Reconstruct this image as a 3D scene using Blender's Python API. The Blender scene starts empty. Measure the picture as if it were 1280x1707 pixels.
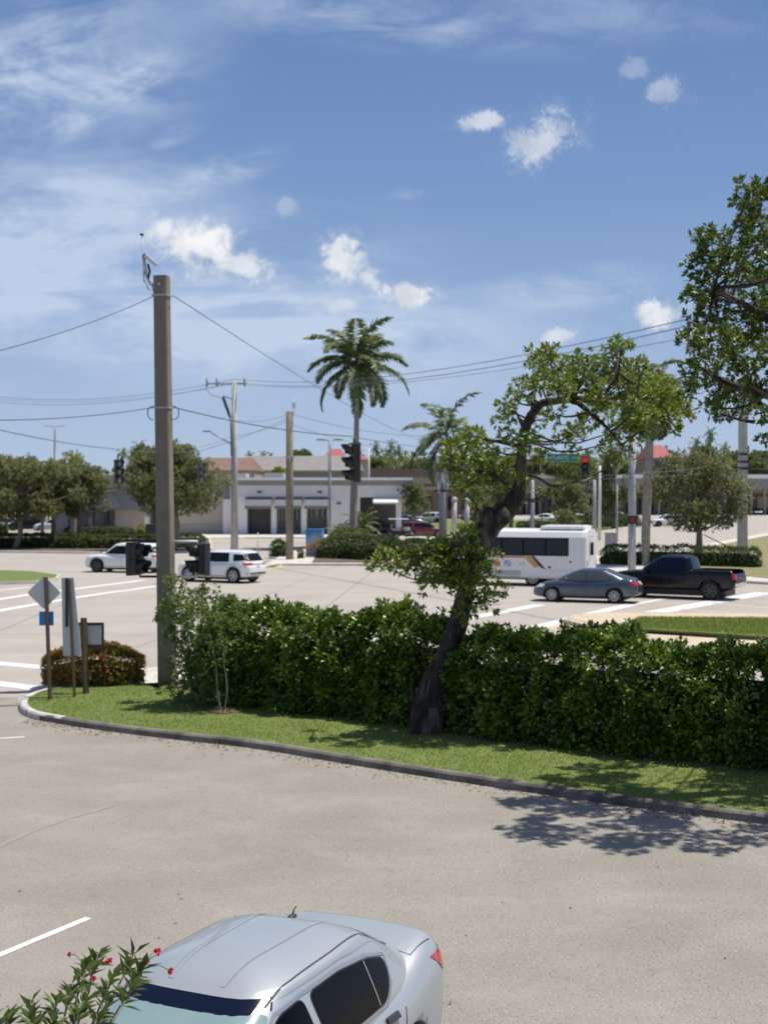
import bpy, bmesh, math, random
import numpy as np
from mathutils import Vector, Matrix
from mathutils.bvhtree import BVHTree
R = math.radians
S = bpy.context.scene
C = bpy.data.collections.new('scene'); S.collection.children.link(C)
rng = np.random.default_rng(7); random.seed(7)

# ------------------------------------------------------------------ camera
HC = 4.7                                   # camera height
FP = 2276.0                                # focal length in px of the 1280x1707 photograph (48 mm equivalent)
K = FP / 1233.0; FP0 = 1233.0              # survey distances below are in units of K metres
PITCH = math.atan((853.5 - 820) / FP)
cam = bpy.data.cameras.new('camera'); camo = bpy.data.objects.new('camera', cam); C.objects.link(camo)
cam.sensor_fit = 'VERTICAL'; cam.sensor_height = 36; cam.lens = FP / 1707 * 36
cam.clip_start = 0.05; cam.clip_end = 6000
camo.location = (0, 0, HC); camo.rotation_euler = (math.pi / 2 - PITCH, 0, 0)
cam.dof.use_dof = True; cam.dof.focus_distance = 8.0; cam.dof.aperture_fstop = 3.9
S.camera = camo
S.render.resolution_x = 767; S.render.resolution_y = 1024

# ------------------------------------------------------------------ light
SUNV = Vector((0.36, 0.09, 1.0)).normalized()
EL = math.asin(SUNV.z); AZ = math.atan2(SUNV.x, SUNV.y)
sun = bpy.data.lights.new('sun', 'SUN'); suno = bpy.data.objects.new('sun', sun); C.objects.link(suno)
sun.energy = 5.0; sun.angle = R(0.55); sun.color = (1.0, 0.955, 0.88)
suno.rotation_euler = SUNV.to_track_quat('Z', 'Y').to_euler(); suno.location = (10, 5, 60)
S.view_settings.view_transform = 'Standard'; S.view_settings.look = 'None'
S.view_settings.exposure = 0.0; S.view_settings.gamma = 1

def build_world():
    w = bpy.data.worlds.new('World'); S.world = w; w.use_nodes = True
    nt = w.node_tree; N = nt.nodes; Lk = nt.links; N.clear()
    def nd(t, **k):
        n = N.new(t)
        for a, b in k.items(): setattr(n, a, b)
        return n
    def m(op, a, b=None, c=None, clamp=False):
        n = nd('ShaderNodeMath', operation=op, use_clamp=clamp)
        for i, v in enumerate((a, b, c)):
            if v is None: continue
            if isinstance(v, (int, float)): n.inputs[i].default_value = v
            else: Lk.new(v, n.inputs[i])
        return n.outputs[0]
    sky = nd('ShaderNodeTexSky', sky_type='NISHITA'); sky.sun_disc = False
    sky.sun_elevation = EL; sky.sun_rotation = AZ; sky.air_density = 1.0; sky.dust_density = 0.6; sky.ozone_density = 1.6
    tc = nd('ShaderNodeTexCoord'); sp = nd('ShaderNodeSeparateXYZ'); Lk.new(tc.outputs['Generated'], sp.inputs[0])
    yy = m('MAXIMUM', sp.outputs[1], 0.05)
    u = m('DIVIDE', sp.outputs[0], yy); v = m('DIVIDE', sp.outputs[2], yy)
    cmb = nd('ShaderNodeCombineXYZ'); Lk.new(u, cmb.inputs[0]); Lk.new(v, cmb.inputs[1])
    def noise(scale, det=6, rough=.55, sx=1, sy=1, rot=0, dist=0, off=(0, 0, 0)):
        mp = nd('ShaderNodeMapping'); mp.inputs['Scale'].default_value = (sx, sy, 1); mp.inputs['Rotation'].default_value = (0, 0, rot)
        mp.inputs['Location'].default_value = off
        Lk.new(cmb.outputs[0], mp.inputs[0]); n = nd('ShaderNodeTexNoise'); n.inputs['Scale'].default_value = scale * K
        n.inputs['Detail'].default_value = det; n.inputs['Roughness'].default_value = rough; n.inputs['Distortion'].default_value = dist
        Lk.new(mp.outputs[0], n.inputs['Vector']); return n.outputs[0]
    def ell(cx, cy, rx, ry, rot=0):
        ux = (cx - 640) / FP; vy = (820 - cy) / FP; c, s = math.cos(rot), math.sin(rot)
        a = m('SUBTRACT', u, ux); b = m('SUBTRACT', v, vy)
        p = m('ADD', m('MULTIPLY', a, c), m('MULTIPLY', b, s)); q = m('SUBTRACT', m('MULTIPLY', b, c), m('MULTIPLY', a, s))
        p = m('DIVIDE', p, rx / FP); q = m('DIVIDE', q, ry / FP)
        return m('SQRT', m('ADD', m('MULTIPLY', p, p), m('MULTIPLY', q, q)))
    n1 = noise(17, 10, .62, off=(3, 1, 0), dist=.5); n2 = noise(44, 7, .66, off=(1, 5, 0), dist=.8)
    nn = m('ADD', m('MULTIPLY', m('SUBTRACT', n1, .52), 3.6), m('MULTIPLY', m('SUBTRACT', n2, .5), 2.8))
    # heaped clouds: (px, py, rx, ry, rot, solidity, softness)
    cl = [(330, 412, 92, 52, -.35, .98, 1.0), (270, 385, 40, 30, 0, .8, 1), (400, 440, 60, 34, -.3, .72, 1.), (572, 442, 52, 42, -.3, .9, .9), (610, 462, 28, 24, 0, .6, 1), (682, 487, 42, 24, -.1, .98, .8),
          (900, 235, 58, 44, .45, .62, .9), (925, 225, 40, 22, .5, .45, 1), (803, 206, 42, 19, .2, .6, .9), (1100, 152, 30, 26, -.3, .36, 1), (1048, 118, 36, 20, 0, .2, 1), (1095, 522, 62, 34, .1, .85, .9),
          (925, 565, 36, 18, .1, .62, .8), (1160, 550, 40, 22, 0, .5, .9), (480, 345, 26, 17, 0, .24, 1), (565, 510, 36, 14, 0, .4, 1)]
    cl += [(x, y, rx * 1.5, ry * 1.35, ro, so * .42, 1.9) for x, y, rx, ry, ro, so, _ in cl]
    tot = None
    for (cx, cy, rx, ry, rot, sol, soft) in cl:
        e = ell(cx, cy, rx, ry, rot)
        d = m('ADD', m('SUBTRACT', 1.0, e), m('MULTIPLY', nn, .62))
        mr = nd('ShaderNodeMapRange', interpolation_type='SMOOTHSTEP'); Lk.new(d, mr.inputs[0])
        mr.inputs[1].default_value = -.12; mr.inputs[2].default_value = .68 * soft; mr.inputs[3].default_value = 0; mr.inputs[4].default_value = sol
        tot = mr.outputs[0] if tot is None else m('MAXIMUM', tot, mr.outputs[0])
    # thin streaks
    st = None
    for (cx, cy, rx, ry, rot, amt, sc, sy, o) in [(60, 130, 330, 170, .2, .75, 5, 2.6, 1), (190, 160, 130, 40, .55, .95, 7, 2.4, 2), (620, 30, 420, 60, -.1, .5, 4.5, 3.4, 3), (370, 290, 120, 34, .32, .6, 8, 2.5, 4),
                                       (120, 330, 330, 90, .08, .5, 4, 3.2, 5), (250, 500, 520, 170, .03, .95, 3.4, 3.6, 6), (480, 560, 520, 110, 0, .85, 3.6, 4.2, 7), (690, 320, 60, 14, .2, .4, 9, 2.4, 8),
                                       (960, 480, 160, 44, .1, .62, 6, 3, 9), (60, 400, 300, 140, .1, .8, 4, 3, 10), (880, 640, 420, 60, 0, .45, 5, 3.6, 11), (1000, 20, 300, 60, -.1, .3, 5, 3.5, 12), (300, 225, 60, 18, .4, .5, 9, 2.4, 13)]:
        e = ell(cx, cy, rx, ry, rot)
        f = noise(sc, 7, .62, 1, sy, rot=-rot, dist=.6, off=(o * 1.7, o * .9, 0))
        mr = nd('ShaderNodeMapRange', interpolation_type='SMOOTHSTEP'); Lk.new(e, mr.inputs[0])
        mr.inputs[1].default_value = 1.25; mr.inputs[2].default_value = .1; mr.inputs[3].default_value = 0; mr.inputs[4].default_value = 1
        mf = nd('ShaderNodeMapRange', interpolation_type='SMOOTHSTEP'); Lk.new(f, mf.inputs[0])
        mf.inputs[1].default_value = .34; mf.inputs[2].default_value = .72; mf.inputs[3].default_value = 0; mf.inputs[4].default_value = amt
        x = m('MULTIPLY', mr.outputs[0], mf.outputs[0]); st = x if st is None else m('ADD', st, x)
    st = m('MINIMUM', m('MULTIPLY', st, 1.18), .8)
    def mix(f, a, b):
        n = nd('ShaderNodeMix', data_type='RGBA')
        if isinstance(f, float): n.inputs[0].default_value = f
        else: Lk.new(f, n.inputs[0])
        for i, x in ((6, a), (7, b)):
            if isinstance(x, tuple): n.inputs[i].default_value = (*x, 1)
            else: Lk.new(x, n.inputs[i])
        return n.outputs[2]
    # more contrast in the sky's own blue, then cloud brightness
    hs = nd('ShaderNodeHueSaturation'); hs.inputs['Saturation'].default_value = .84; hs.inputs['Value'].default_value = .98; hs.inputs['Hue'].default_value = .513
    Lk.new(sky.outputs[0], hs.inputs['Color'])
    el = m('ARCSINE', sp.outputs[2]); rp = nd('ShaderNodeValToRGB'); mrr = nd('ShaderNodeMapRange'); Lk.new(el, mrr.inputs[0]); mrr.inputs[1].default_value = 0; mrr.inputs[2].default_value = .5; Lk.new(mrr.outputs[0], rp.inputs[0])
    e = rp.color_ramp.elements; e[0].position = 0; e[0].color = (.46, .58, .75, 1); e[1].position = 1; e[1].color = (.075, .163, .39, 1)
    for ps, cc_ in ((.10, (.40, .52, .73)), (.25, (.285, .42, .67)), (.45, (.182, .312, .58)), (.72, (.118, .226, .475))): q = e.new(ps); q.color = (*cc_, 1)
    sc = nd('ShaderNodeVectorMath', operation='SCALE'); Lk.new(rp.outputs[0], sc.inputs[0]); sc.inputs[3].default_value = 10
    low = nd('ShaderNodeMapRange', interpolation_type='SMOOTHSTEP'); Lk.new(el, low.inputs[0]); low.inputs[1].default_value = .45; low.inputs[2].default_value = .85; low.inputs[3].default_value = .92; low.inputs[4].default_value = .0
    base = mix(low.outputs[0], hs.outputs[0], sc.outputs[0])
    a = mix(st, base, (.58 * 10, .68 * 10, .84 * 10))
    lit = noise(20, 4, .5, off=(2, 2.1, 0))
    sh = nd('ShaderNodeMapRange'); Lk.new(lit, sh.inputs[0]); sh.inputs[1].default_value = .35; sh.inputs[2].default_value = .62
    cc = mix(sh.outputs[0], (.66 * 10, .70 * 10, .75 * 10), (.93 * 10, .94 * 10, .95 * 10))
    b = mix(tot, a, cc)
    bg = nd('ShaderNodeBackground'); bg.inputs[1].default_value = .1; Lk.new(b, bg.inputs[0])
    out = nd('ShaderNodeOutputWorld'); Lk.new(bg.outputs[0], out.inputs[0])
build_world()

# ------------------------------------------------------------------ pixel -> place helpers (surveying the photograph)
def ray(px, py):
    a = (px - 640) / FP; b = (853.5 - py) / FP; c, s = math.cos(PITCH), math.sin(PITCH)
    return Vector((a, c + b * s, -s + b * c))
def P(px, py, Y):                           # point at survey distance Y
    Y = Y * K; d = ray(px, py); return Vector((0, 0, HC)) + d * (Y / d.y)
def G(px, py, z=0.0):                       # point on the ground
    d = ray(px, py); return Vector((0, 0, HC)) + d * ((z - HC) / d.z)
def PW(px, py, Y): return P(px, py, Y / K)
def GX(px, Y): return Vector((P(px, 820, Y).x, Y * K, 0))

# ------------------------------------------------------------------ materials
MATS = {}
def mat(name, col, rough=.6, col2=None, scale=6., detail=5., lo=.35, hi=.65, bump=0., bscale=None, metal=0., spec=.5, coat=0., island=False, transl=0., layers=(), emit=None, hues=None):
    m = bpy.data.materials.new(name); m.use_nodes = True; nt = m.node_tree; N = nt.nodes; Lk = nt.links
    b = N['Principled BSDF']; out = N['Material Output']
    b.inputs['Roughness'].default_value = rough; b.inputs['Metallic'].default_value = metal
    b.inputs['Specular IOR Level'].default_value = spec; b.inputs['Coat Weight'].default_value = coat; b.inputs['Coat Roughness'].default_value = .04
    tc = N.new('ShaderNodeTexCoord'); src = tc.outputs['Object']
    cur = None
    def rgb(c):
        n = N.new('ShaderNodeRGB'); n.outputs[0].default_value = (*c, 1); return n.outputs[0]
    def nz(s, d=5., r=.55, vec=None):
        n = N.new('ShaderNodeTexNoise'); n.inputs['Scale'].default_value = s; n.inputs['Detail'].default_value = d; n.inputs['Roughness'].default_value = r
        Lk.new(vec or src, n.inputs['Vector']); return n.outputs[0]
    def mx(f, a, c):
        n = N.new('ShaderNodeMix'); n.data_type = 'RGBA'; Lk.new(f, n.inputs[0]); Lk.new(a, n.inputs[6]); Lk.new(c, n.inputs[7]); return n.outputs[2]
    def mr(f, a, c, lo2=0., hi2=1.):
        n = N.new('ShaderNodeMapRange'); Lk.new(f, n.inputs[0]); n.inputs[1].default_value = a; n.inputs[2].default_value = c; n.inputs[3].default_value = lo2; n.inputs[4].default_value = hi2; return n.outputs[0]
    cur = rgb(col)
    if col2 is not None:
        if island:
            g = N.new('ShaderNodeNewGeometry'); f = g.outputs['Random Per Island']
            cur = mx(f, cur, rgb(col2))
            if hues: cur = mx(mr(nz(scale), .5, .62), cur, rgb(hues))
        else: cur = mx(mr(nz(scale, detail), lo, hi), cur, rgb(col2))
    for (c3, s3, a3, b3, amt, stretch) in layers:      # extra stains: colour, scale, lo, hi, amount, xyz stretch
        mp = N.new('ShaderNodeMapping'); mp.inputs['Scale'].default_value = stretch; Lk.new(src, mp.inputs[0])
        cur = mx(mr(nz(s3, 6., .6, mp.outputs[0]), a3, b3, 0, amt), cur, rgb(c3))
    Lk.new(cur, b.inputs['Base Color'])
    if bump:
        bp = N.new('ShaderNodeBump'); bp.inputs['Strength'].default_value = bump; bp.inputs['Distance'].default_value = .02
        Lk.new(nz(bscale or scale * 6, 4.), bp.inputs['Height']); Lk.new(bp.outputs[0], b.inputs['Normal'])
    if transl:
        t = N.new('ShaderNodeBsdfTranslucent'); ms = N.new('ShaderNodeMixShader'); ms.inputs[0].default_value = transl
        hs = N.new('ShaderNodeHueSaturation'); hs.inputs['Value'].default_value = 1.5; hs.inputs['Hue'].default_value = .48; Lk.new(cur, hs.inputs['Color'])
        Lk.new(hs.outputs[0], t.inputs[0]); Lk.new(b.outputs[0], ms.inputs[1]); Lk.new(t.outputs[0], ms.inputs[2]); Lk.new(ms.outputs[0], out.inputs[0])
    if emit: b.inputs['Emission Color'].default_value = (*emit[0], 1); b.inputs['Emission Strength'].default_value = emit[1]
    MATS[name] = m; return m
M = MATS
mat('road_asphalt', (.37, .335, .288), .9, (.41, .376, .328), .35, 8, bump=.25, bscale=60, layers=[((.29, .27, .24), .22, .52, .74, .5, (1, 1, 1)), ((.54, .5, .45), .8, .55, .8, .5, (.35, 1, 1)), ((.3, .28, .26), 14, .55, .8, .35, (1, 1, 1)), ((.27, .25, .23), .5, .56, .7, .35, (.12, 1.4, 1))])
mat('lot_asphalt', (.27, .246, .206), .92, (.33, .303, .258), .45, 9, bump=.8, bscale=45, layers=[((.21, .193, .168), .22, .5, .72, .5, (1, 1, 1)), ((.38, .36, .325), .9, .55, .75, .35, (1, 1, 1)), ((.17, .157, .135), 11, .55, .72, .4, (1, 1, 1)), ((.10, .09, .078), 30, .55, .68, .6, (1, 1, 1)), ((.50, .475, .43), 26, .58, .70, .6, (1, 1, 1)), ((.17, .155, .13), 4, .55, .75, .35, (1, 1, 1)), ((.13, .12, .105), 1.6, .68, .74, .4, (1, 1, 1)), ((.36, .338, .298), .5, .56, .7, .4, (.3, 1, 1)), ((.2, .182, .155), .8, .6, .74, .35, (1, .25, 1))])
mat('lot_faded', (.315, .29, .25), .9, (.27, .25, .213), 3, 6, .4, .6)
mat('crack_dark', (.16, .147, .125), .95)
mat('dry_leaf', (.12, .07, .035), .8, (.3, .2, .1), island=True)
mat('far_ground', (.30, .29, .24), .95, (.16, .2, .09), .02, 6)
mat('concrete', (.42, .40, .35), .9, (.34, .32, .28), 2.2, 8, bump=.3, layers=[((.2, .19, .17), 1.1, .55, .75, .6, (1, 1, 1))])
mat('kerb_concrete', (.25, .22, .185), .9, (.13, .115, .095), 2.4, 8, bump=.5, layers=[((.05, .045, .04), 1.3, .46, .66, .8, (1, 1, 1))])
mat('pale_concrete', (.62, .59, .53), .9, (.5, .47, .42), 1.5, 7, bump=.2, layers=[((.36, .33, .28), .8, .55, .8, .5, (1, 1, 1))])
mat('tan_concrete', (.58, .47, .33), .9, (.52, .45, .36), 1.2, 7, bump=.2, layers=[((.50, .33, .15), .9, .48, .7, .7, (1, 1, 1))])
mat('yellow_paint', (.55, .38, .1), .8, (.5, .43, .3), 1.6, 7)
mat('white_paint', (.74, .72, .68), .8, (.62, .59, .54), 3., 8, .4, .7, layers=[((.42, .39, .35), 9, .56, .74, .7, (1, 1, 1))])
mat('worn_paint', (.60, .57, .52), .85, (.42, .39, .35), 2.2, 8, .35, .7)
mat('soil', (.07, .052, .035), .95, (.12, .09, .06), 3, 8, bump=.6)
mat('mulch', (.10, .07, .045), .95, (.17, .12, .08), 5, 8, bump=.8)
mat('lawn', (.12, .165, .03), .9, (.17, .215, .05), 1.1, 8, layers=[((.22, .21, .08), 2, .55, .8, .4, (1, 1, 1)), ((.05, .09, .015), 25, .45, .7, .6, (1, 1, 1))])
mat('dry_lawn', (.20, .19, .075), .95, (.27, .235, .12), .5, 8, layers=[((.11, .15, .035), 1.2, .5, .75, .7, (1, 1, 1))])
mat('grass_blade', (.13, .20, .026), .6, (.27, .34, .06), island=True, transl=.3)
mat('hedge_leaf', (.03, .08, .009), .36, (.175, .275, .03), island=True, transl=.10, spec=.6, hues=(.24, .32, .045), scale=1.6)
mat('shrub_leaf', (.07, .125, .022), .45, (.19, .27, .06), island=True, transl=.25)
mat('tree_leaf', (.08, .135, .018), .45, (.25, .34, .045), island=True, transl=.25, hues=(.16, .21, .035), scale=.8)
mat('dark_tree_leaf', (.05, .095, .014), .42, (.15, .215, .032), island=True, transl=.2)
mat('oak_leaf', (.11, .13, .048), .6, (.235, .255, .10), island=True, transl=.35)
mat('dull_leaf', (.09, .12, .035), .6, (.20, .24, .075), island=True, transl=.3)
mat('bright_leaf', (.16, .22, .03), .5, (.38, .36, .05), island=True, transl=.25)
mat('palm_leaf', (.07, .11, .03), .45, (.17, .22, .07), island=True, transl=.2)
mat('ixora_leaf', (.12, .16, .03), .45, (.36, .26, .05), island=True, transl=.35, hues=(.38, .17, .05), scale=3)
mat('ixora_flower', (.65, .12, .04), .6, (.6, .2, .06), island=True, transl=.2)
mat('red_petal', (.55, .015, .04), .5, (.7, .05, .07), island=True, transl=.2)
mat('clipped_leaf', (.055, .09, .022), .5, (.13, .18, .045), island=True, transl=.12)
mat('near_leaf', (.04, .08, .018), .38, (.16, .23, .06), island=True, transl=.25)
mat('white_flower', (.75, .75, .68), .6)
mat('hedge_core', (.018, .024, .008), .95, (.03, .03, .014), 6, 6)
mat('ixora_core', (.06, .07, .018), .95, (.09, .07, .02), 8, 5)
mat('bark', (.024, .017, .013), .9, (.06, .046, .037), 5, 9, .4, .65, bump=1.0, bscale=14, layers=[((.22, .19, .15), 3, .50, .66, .8, (1, 1, .3))])
mat('pale_bark', (.28, .25, .21), .9, (.18, .16, .13), 5, 7, bump=.6)
mat('palm_trunk', (.36, .32, .26), .9, (.26, .23, .19), 3, 7, bump=.4, layers=[((.2, .18, .15), 6, .5, .7, .5, (.2, .2, 3))])
mat('green_stem', (.12, .19, .06), .6, (.18, .2, .09), 4)
mat('concrete_pole', (.235, .205, .155), .9, (.19, .165, .125), 3, 8, bump=.3, layers=[((.16, .14, .11), 2.5, .5, .75, .5, (3, 3, .25))])
mat('pole_concrete_pale', (.55, .53, .49), .85, (.46, .44, .40), 1.5, 7)
mat('wood_pole', (.22, .17, .12), .95, (.30, .25, .19), 3, 7, bump=.3, layers=[((.12, .09, .07), 5, .5, .7, .5, (3, 3, .3))])
mat('galvanised', (.42, .43, .44), .45, (.5, .5, .5), 4, 5, metal=.4)
mat('sign_back', (.55, .56, .57), .5, (.60, .61, .62), 3, 5)
mat('white_metal', (.68, .68, .66), .4)
mat('dark_metal', (.02, .02, .022), .45)
mat('signal_black', (.012, .012, .014), .4)
mat('signal_grey', (.07, .075, .085), .5)
mat('lens_dark', (.05, .05, .06), .12, spec=.8)
mat('lens_pale', (.3, .3, .28), .3)
mat('red_lens', (.6, .02, .03), .3, emit=((1, .04, .06), .45))
mat('green_lens', (.02, .3, .2), .3, emit=((.05, .9, .6), .5))
mat('orange_lens', (.12, .02, .012), .3, emit=((1, .15, .05), .03))
mat('wire', (.10, .11, .12), .6)
mat('blue_plate', (.02, .22, .55), .4)
mat('brown_wood', (.09, .055, .035), .9, (.14, .09, .06), 6, 6, bump=.4)
mat('brown_metal', (.12, .085, .055), .7, (.08, .055, .04), 5)
mat('sign_green', (.01, .22, .14), .4)
mat('sign_white', (.8, .8, .78), .5)
mat('silver_paint', (.44, .475, .495), .38, (.41, .44, .46), 1.2, metal=.35, coat=.5)
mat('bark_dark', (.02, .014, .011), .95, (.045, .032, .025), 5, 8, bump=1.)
mat('silver_dark', (.36, .38, .41), .4, metal=.3)
mat('white_car_paint', (.82, .82, .81), .3, coat=.8)
mat('bluegrey_paint', (.058, .078, .112), .3, coat=.8, metal=.4)
mat('black_paint', (.003, .0035, .005), .3, spec=.35, coat=.2)
mat('maroon_paint', (.13, .012, .022), .3, coat=.8)
mat('red_paint', (.4, .02, .02), .3, coat=.8)
mat('darkgreen_paint', (.02, .035, .035), .3, coat=.8)
mat('bus_white', (.82, .82, .81), .35, (.78, .78, .77), 2, coat=.3)
mat('bus_grey', (.45, .47, .5), .5)
mat('orange_stripe', (.62, .17, .05), .4)
mat('gold_stripe', (.60, .36, .08), .4)
mat('navy_stripe', (.03, .035, .08), .4)
mat('logo_blue', (.03, .12, .5), .4)
mat('logo_green', (.05, .2, .1), .4)
mat('car_glass', (.008, .009, .011), .08, spec=.4)
mat('tint_glass', (.003, .003, .004), .1, spec=.12)
mat('blue_glass', (.004, .008, .025), .08, spec=.35)
mat('pale_glass', (.26, .36, .36), .12, (.2, .3, .3), 1.5, spec=.8, coat=.6)
mat('grey_glass', (.06, .075, .08), .08, spec=.8)
mat('black_trim', (.012, .012, .013), .5)
mat('dark_plastic', (.035, .036, .04), .6)
mat('tyre', (.014, .014, .015), .85)
mat('rim_silver', (.42, .43, .45), .3, metal=.6)
mat('rim_dark', (.07, .07, .075), .35, metal=.5)
mat('chrome', (.7, .7, .72), .12, metal=1.)
mat('tail_red', (.45, .012, .02), .15, coat=.8)
mat('amber', (.5, .18, .03), .2)
mat('headlamp', (.7, .72, .74), .1, coat=.9)
mat('seam', (.05, .05, .055), .7)
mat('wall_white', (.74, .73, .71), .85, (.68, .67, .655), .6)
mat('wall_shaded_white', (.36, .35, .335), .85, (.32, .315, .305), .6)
mat('cornice_white', (.86, .86, .85), .8)
mat('wall_cream', (.52, .44, .36), .9, (.46, .39, .32), .5)
mat('wall_grey', (.30, .295, .29), .9, (.26, .255, .25), .5)
mat('wall_tan', (.40, .34, .26), .9, (.34, .29, .23), .5)
mat('wall_brown', (.21, .165, .125), .9)
mat('awning', (.20, .20, .205), .8, (.17, .17, .175), 3)
mat('awning_white', (.7, .7, .68), .8)
mat('door_and_shade_grey', (.17, .168, .165), .7, (.14, .138, .135), 1)
mat('shop_glass', (.012, .016, .022), .1, spec=.8)
mat('terracotta', (.18, .105, .08), .85, (.23, .15, .115), 1.4, layers=[((.16, .08, .06), 3, .5, .7, .5, (1, 1, 1))])
mat('red_roof', (.40, .12, .12), .8, (.34, .1, .1), 1)
mat('grey_roof', (.27, .25, .235), .9, (.21, .195, .185), .8)
mat('cabinet', (.10, .12, .11), .7)
mat('pink_cabinet', (.38, .34, .34), .7)
mat('utility_grey', (.38, .39, .41), .6, (.3, .31, .33), 3)
mat('skin', (.4, .25, .18), .6)

# ------------------------------------------------------------------ mesh helpers
def tag(o, label=None, cat=None, group=None, kind=None):
    if label: o['label'] = label
    if cat: o['category'] = cat
    if group: o['group'] = group
    if kind: o['kind'] = kind
    return o
def thing(name, label, cat, loc=(0, 0, 0), rz=0., group=None):
    o = bpy.data.objects.new(name, None); C.objects.link(o); o.location = loc; o.rotation_euler = (0, 0, rz); o.empty_display_size = .2
    return tag(o, label, cat, group)
def mesh_obj(name, me, m, parent=None, smooth=False):
    o = bpy.data.objects.new(name, me); C.objects.link(o)
    if m: me.materials.append(M[m] if isinstance(m, str) else m)
    if parent: o.parent = parent
    if smooth:
        me.polygons.foreach_set('use_smooth', [True] * len(me.polygons))
    return o
def obj(name, bm, m, parent=None, smooth=False, bevel=0.):
    me = bpy.data.meshes.new(name); bm.normal_update(); bm.to_mesh(me); bm.free()
    o = mesh_obj(name, me, m, parent, smooth)
    if bevel:
        b = o.modifiers.new('b', 'BEVEL'); b.width = bevel; b.segments = 2; b.limit_method = 'ANGLE'
    return o
def raw(name, V, F, m, parent=None, smooth=False):
    me = bpy.data.meshes.new(name); me.from_pydata([tuple(v) for v in V], [], F); me.update()
    return mesh_obj(name, me, m, parent, smooth)
def box(bm, x0, x1, y0, y1, z0, z1, mtx=None):
    vs = [bm.verts.new((x, y, z)) for z in (z0, z1) for y in (y0, y1) for x in (x0, x1)]
    if mtx: [setattr(v, 'co', mtx @ v.co) for v in vs]
    for f in ((0, 2, 3, 1), (4, 5, 7, 6), (0, 1, 5, 4), (2, 6, 7, 3), (0, 4, 6, 2), (1, 3, 7, 5)): bm.faces.new([vs[i] for i in f])
def bx(*a, **k):
    bm = bmesh.new(); box(bm, *a, **k); return bm
def tube(bm, pts, rad, seg=8, cap=True, jitter=0.):
    pts = [Vector(p) for p in pts]; n = len(pts)
    if not hasattr(rad, '__len__'): rad = [rad] * n
    rings = []; up = Vector((.31, .17, .93)).normalized(); prev = None
    for i, p in enumerate(pts):
        t = (pts[min(i + 1, n - 1)] - pts[max(i - 1, 0)]).normalized()
        a = prev - t * prev.dot(t) if prev else t.cross(up if abs(t.dot(up)) < .9 else Vector((1, 0, 0)))
        a.normalize(); b = t.cross(a); prev = a
        rings.append([bm.verts.new(p + (a * math.cos(2 * math.pi * k / seg) + b * math.sin(2 * math.pi * k / seg)) * rad[i] * (1 + jitter * random.uniform(-1, 1))) for k in range(seg)])
    for i in range(n - 1):
        for k in range(seg): bm.faces.new((rings[i][k], rings[i][(k + 1) % seg], rings[i + 1][(k + 1) % seg], rings[i + 1][k]))
    if cap:
        bm.faces.new(rings[0][::-1]); bm.faces.new(rings[-1])
def lathe(bm, prof, seg=24, mtx=None, cap=True):       # prof: (r, h) about local z
    rings = []
    for r, h in prof:
        ring = []
        for k in range(seg):
            a = 2 * math.pi * k / seg; co = Vector((r * math.cos(a), r * math.sin(a), h)); ring.append(bm.verts.new(mtx @ co if mtx else co))
        rings.append(ring)
    for i in range(len(prof) - 1):
        for k in range(seg): bm.faces.new((rings[i][k], rings[i][(k + 1) % seg], rings[i + 1][(k + 1) % seg], rings[i + 1][k]))
    if cap: bm.faces.new(rings[0][::-1]); bm.faces.new(rings[-1])
def smoothpts(pts, rad=None, it=2):
    pts = [Vector(p) for p in pts]; rad = list(rad) if rad else [0] * len(pts)
    for _ in range(it):
        q = [pts[0]]; r = [rad[0]]
        for i in range(len(pts) - 1):
            q += [pts[i].lerp(pts[i + 1], .25), pts[i].lerp(pts[i + 1], .75)]; r += [rad[i] * .75 + rad[i + 1] * .25, rad[i] * .25 + rad[i + 1] * .75]
        q.append(pts[-1]); r.append(rad[-1]); pts, rad = q, r
    return pts, rad
def sheet(name, pts, z, m, kind='structure', label=None):  # flat ground polygon
    bm = bmesh.new(); bm.faces.new([bm.verts.new((p[0], p[1], z)) for p in pts])
    f = bm.faces[:] if False else None
    bm.faces.ensure_lookup_table(); bm.normal_update()
    if bm.faces[0].normal.z < 0: bmesh.ops.reverse_faces(bm, faces=bm.faces[:])
    bmesh.ops.triangulate(bm, faces=bm.faces[:])
    o = obj(name, bm, m); tag(o, label, kind=kind); return o
def slab(name, pts, z0, z1, m, kind='structure', bevel=0.):
    bm = bmesh.new(); n = len(pts); a = sum(pts[i][0] * pts[(i + 1) % n][1] - pts[(i + 1) % n][0] * pts[i][1] for i in range(n))
    if a < 0: pts = pts[::-1]
    lo = [bm.verts.new((p[0], p[1], z0)) for p in pts]; hi = [bm.verts.new((p[0], p[1], z1)) for p in pts]
    for i in range(n): bm.faces.new((lo[i], lo[(i + 1) % n], hi[(i + 1) % n], hi[i]))
    f = bm.faces.new(hi); bmesh.ops.triangulate(bm, faces=[f])
    o = obj(name, bm, m, bevel=bevel); o['kind'] = kind; return o
def strip(name, pts, w, z, m, kind='structure'):   # painted line
    bm = bmesh.new(); pts = [Vector((p[0], p[1])) for p in pts]; L = []; Rr = []
    for i, p in enumerate(pts):
        t = (pts[min(i + 1, len(pts) - 1)] - pts[max(i - 1, 0)]).normalized(); n = Vector((-t.y, t.x))
        L.append(bm.verts.new((*(p + n * w / 2), z))); Rr.append(bm.verts.new((*(p - n * w / 2), z)))
    for i in range(len(pts) - 1): bm.faces.new((Rr[i], Rr[i + 1], L[i + 1], L[i]))
    o = obj(name, bm, m); o['kind'] = kind; return o
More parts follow.
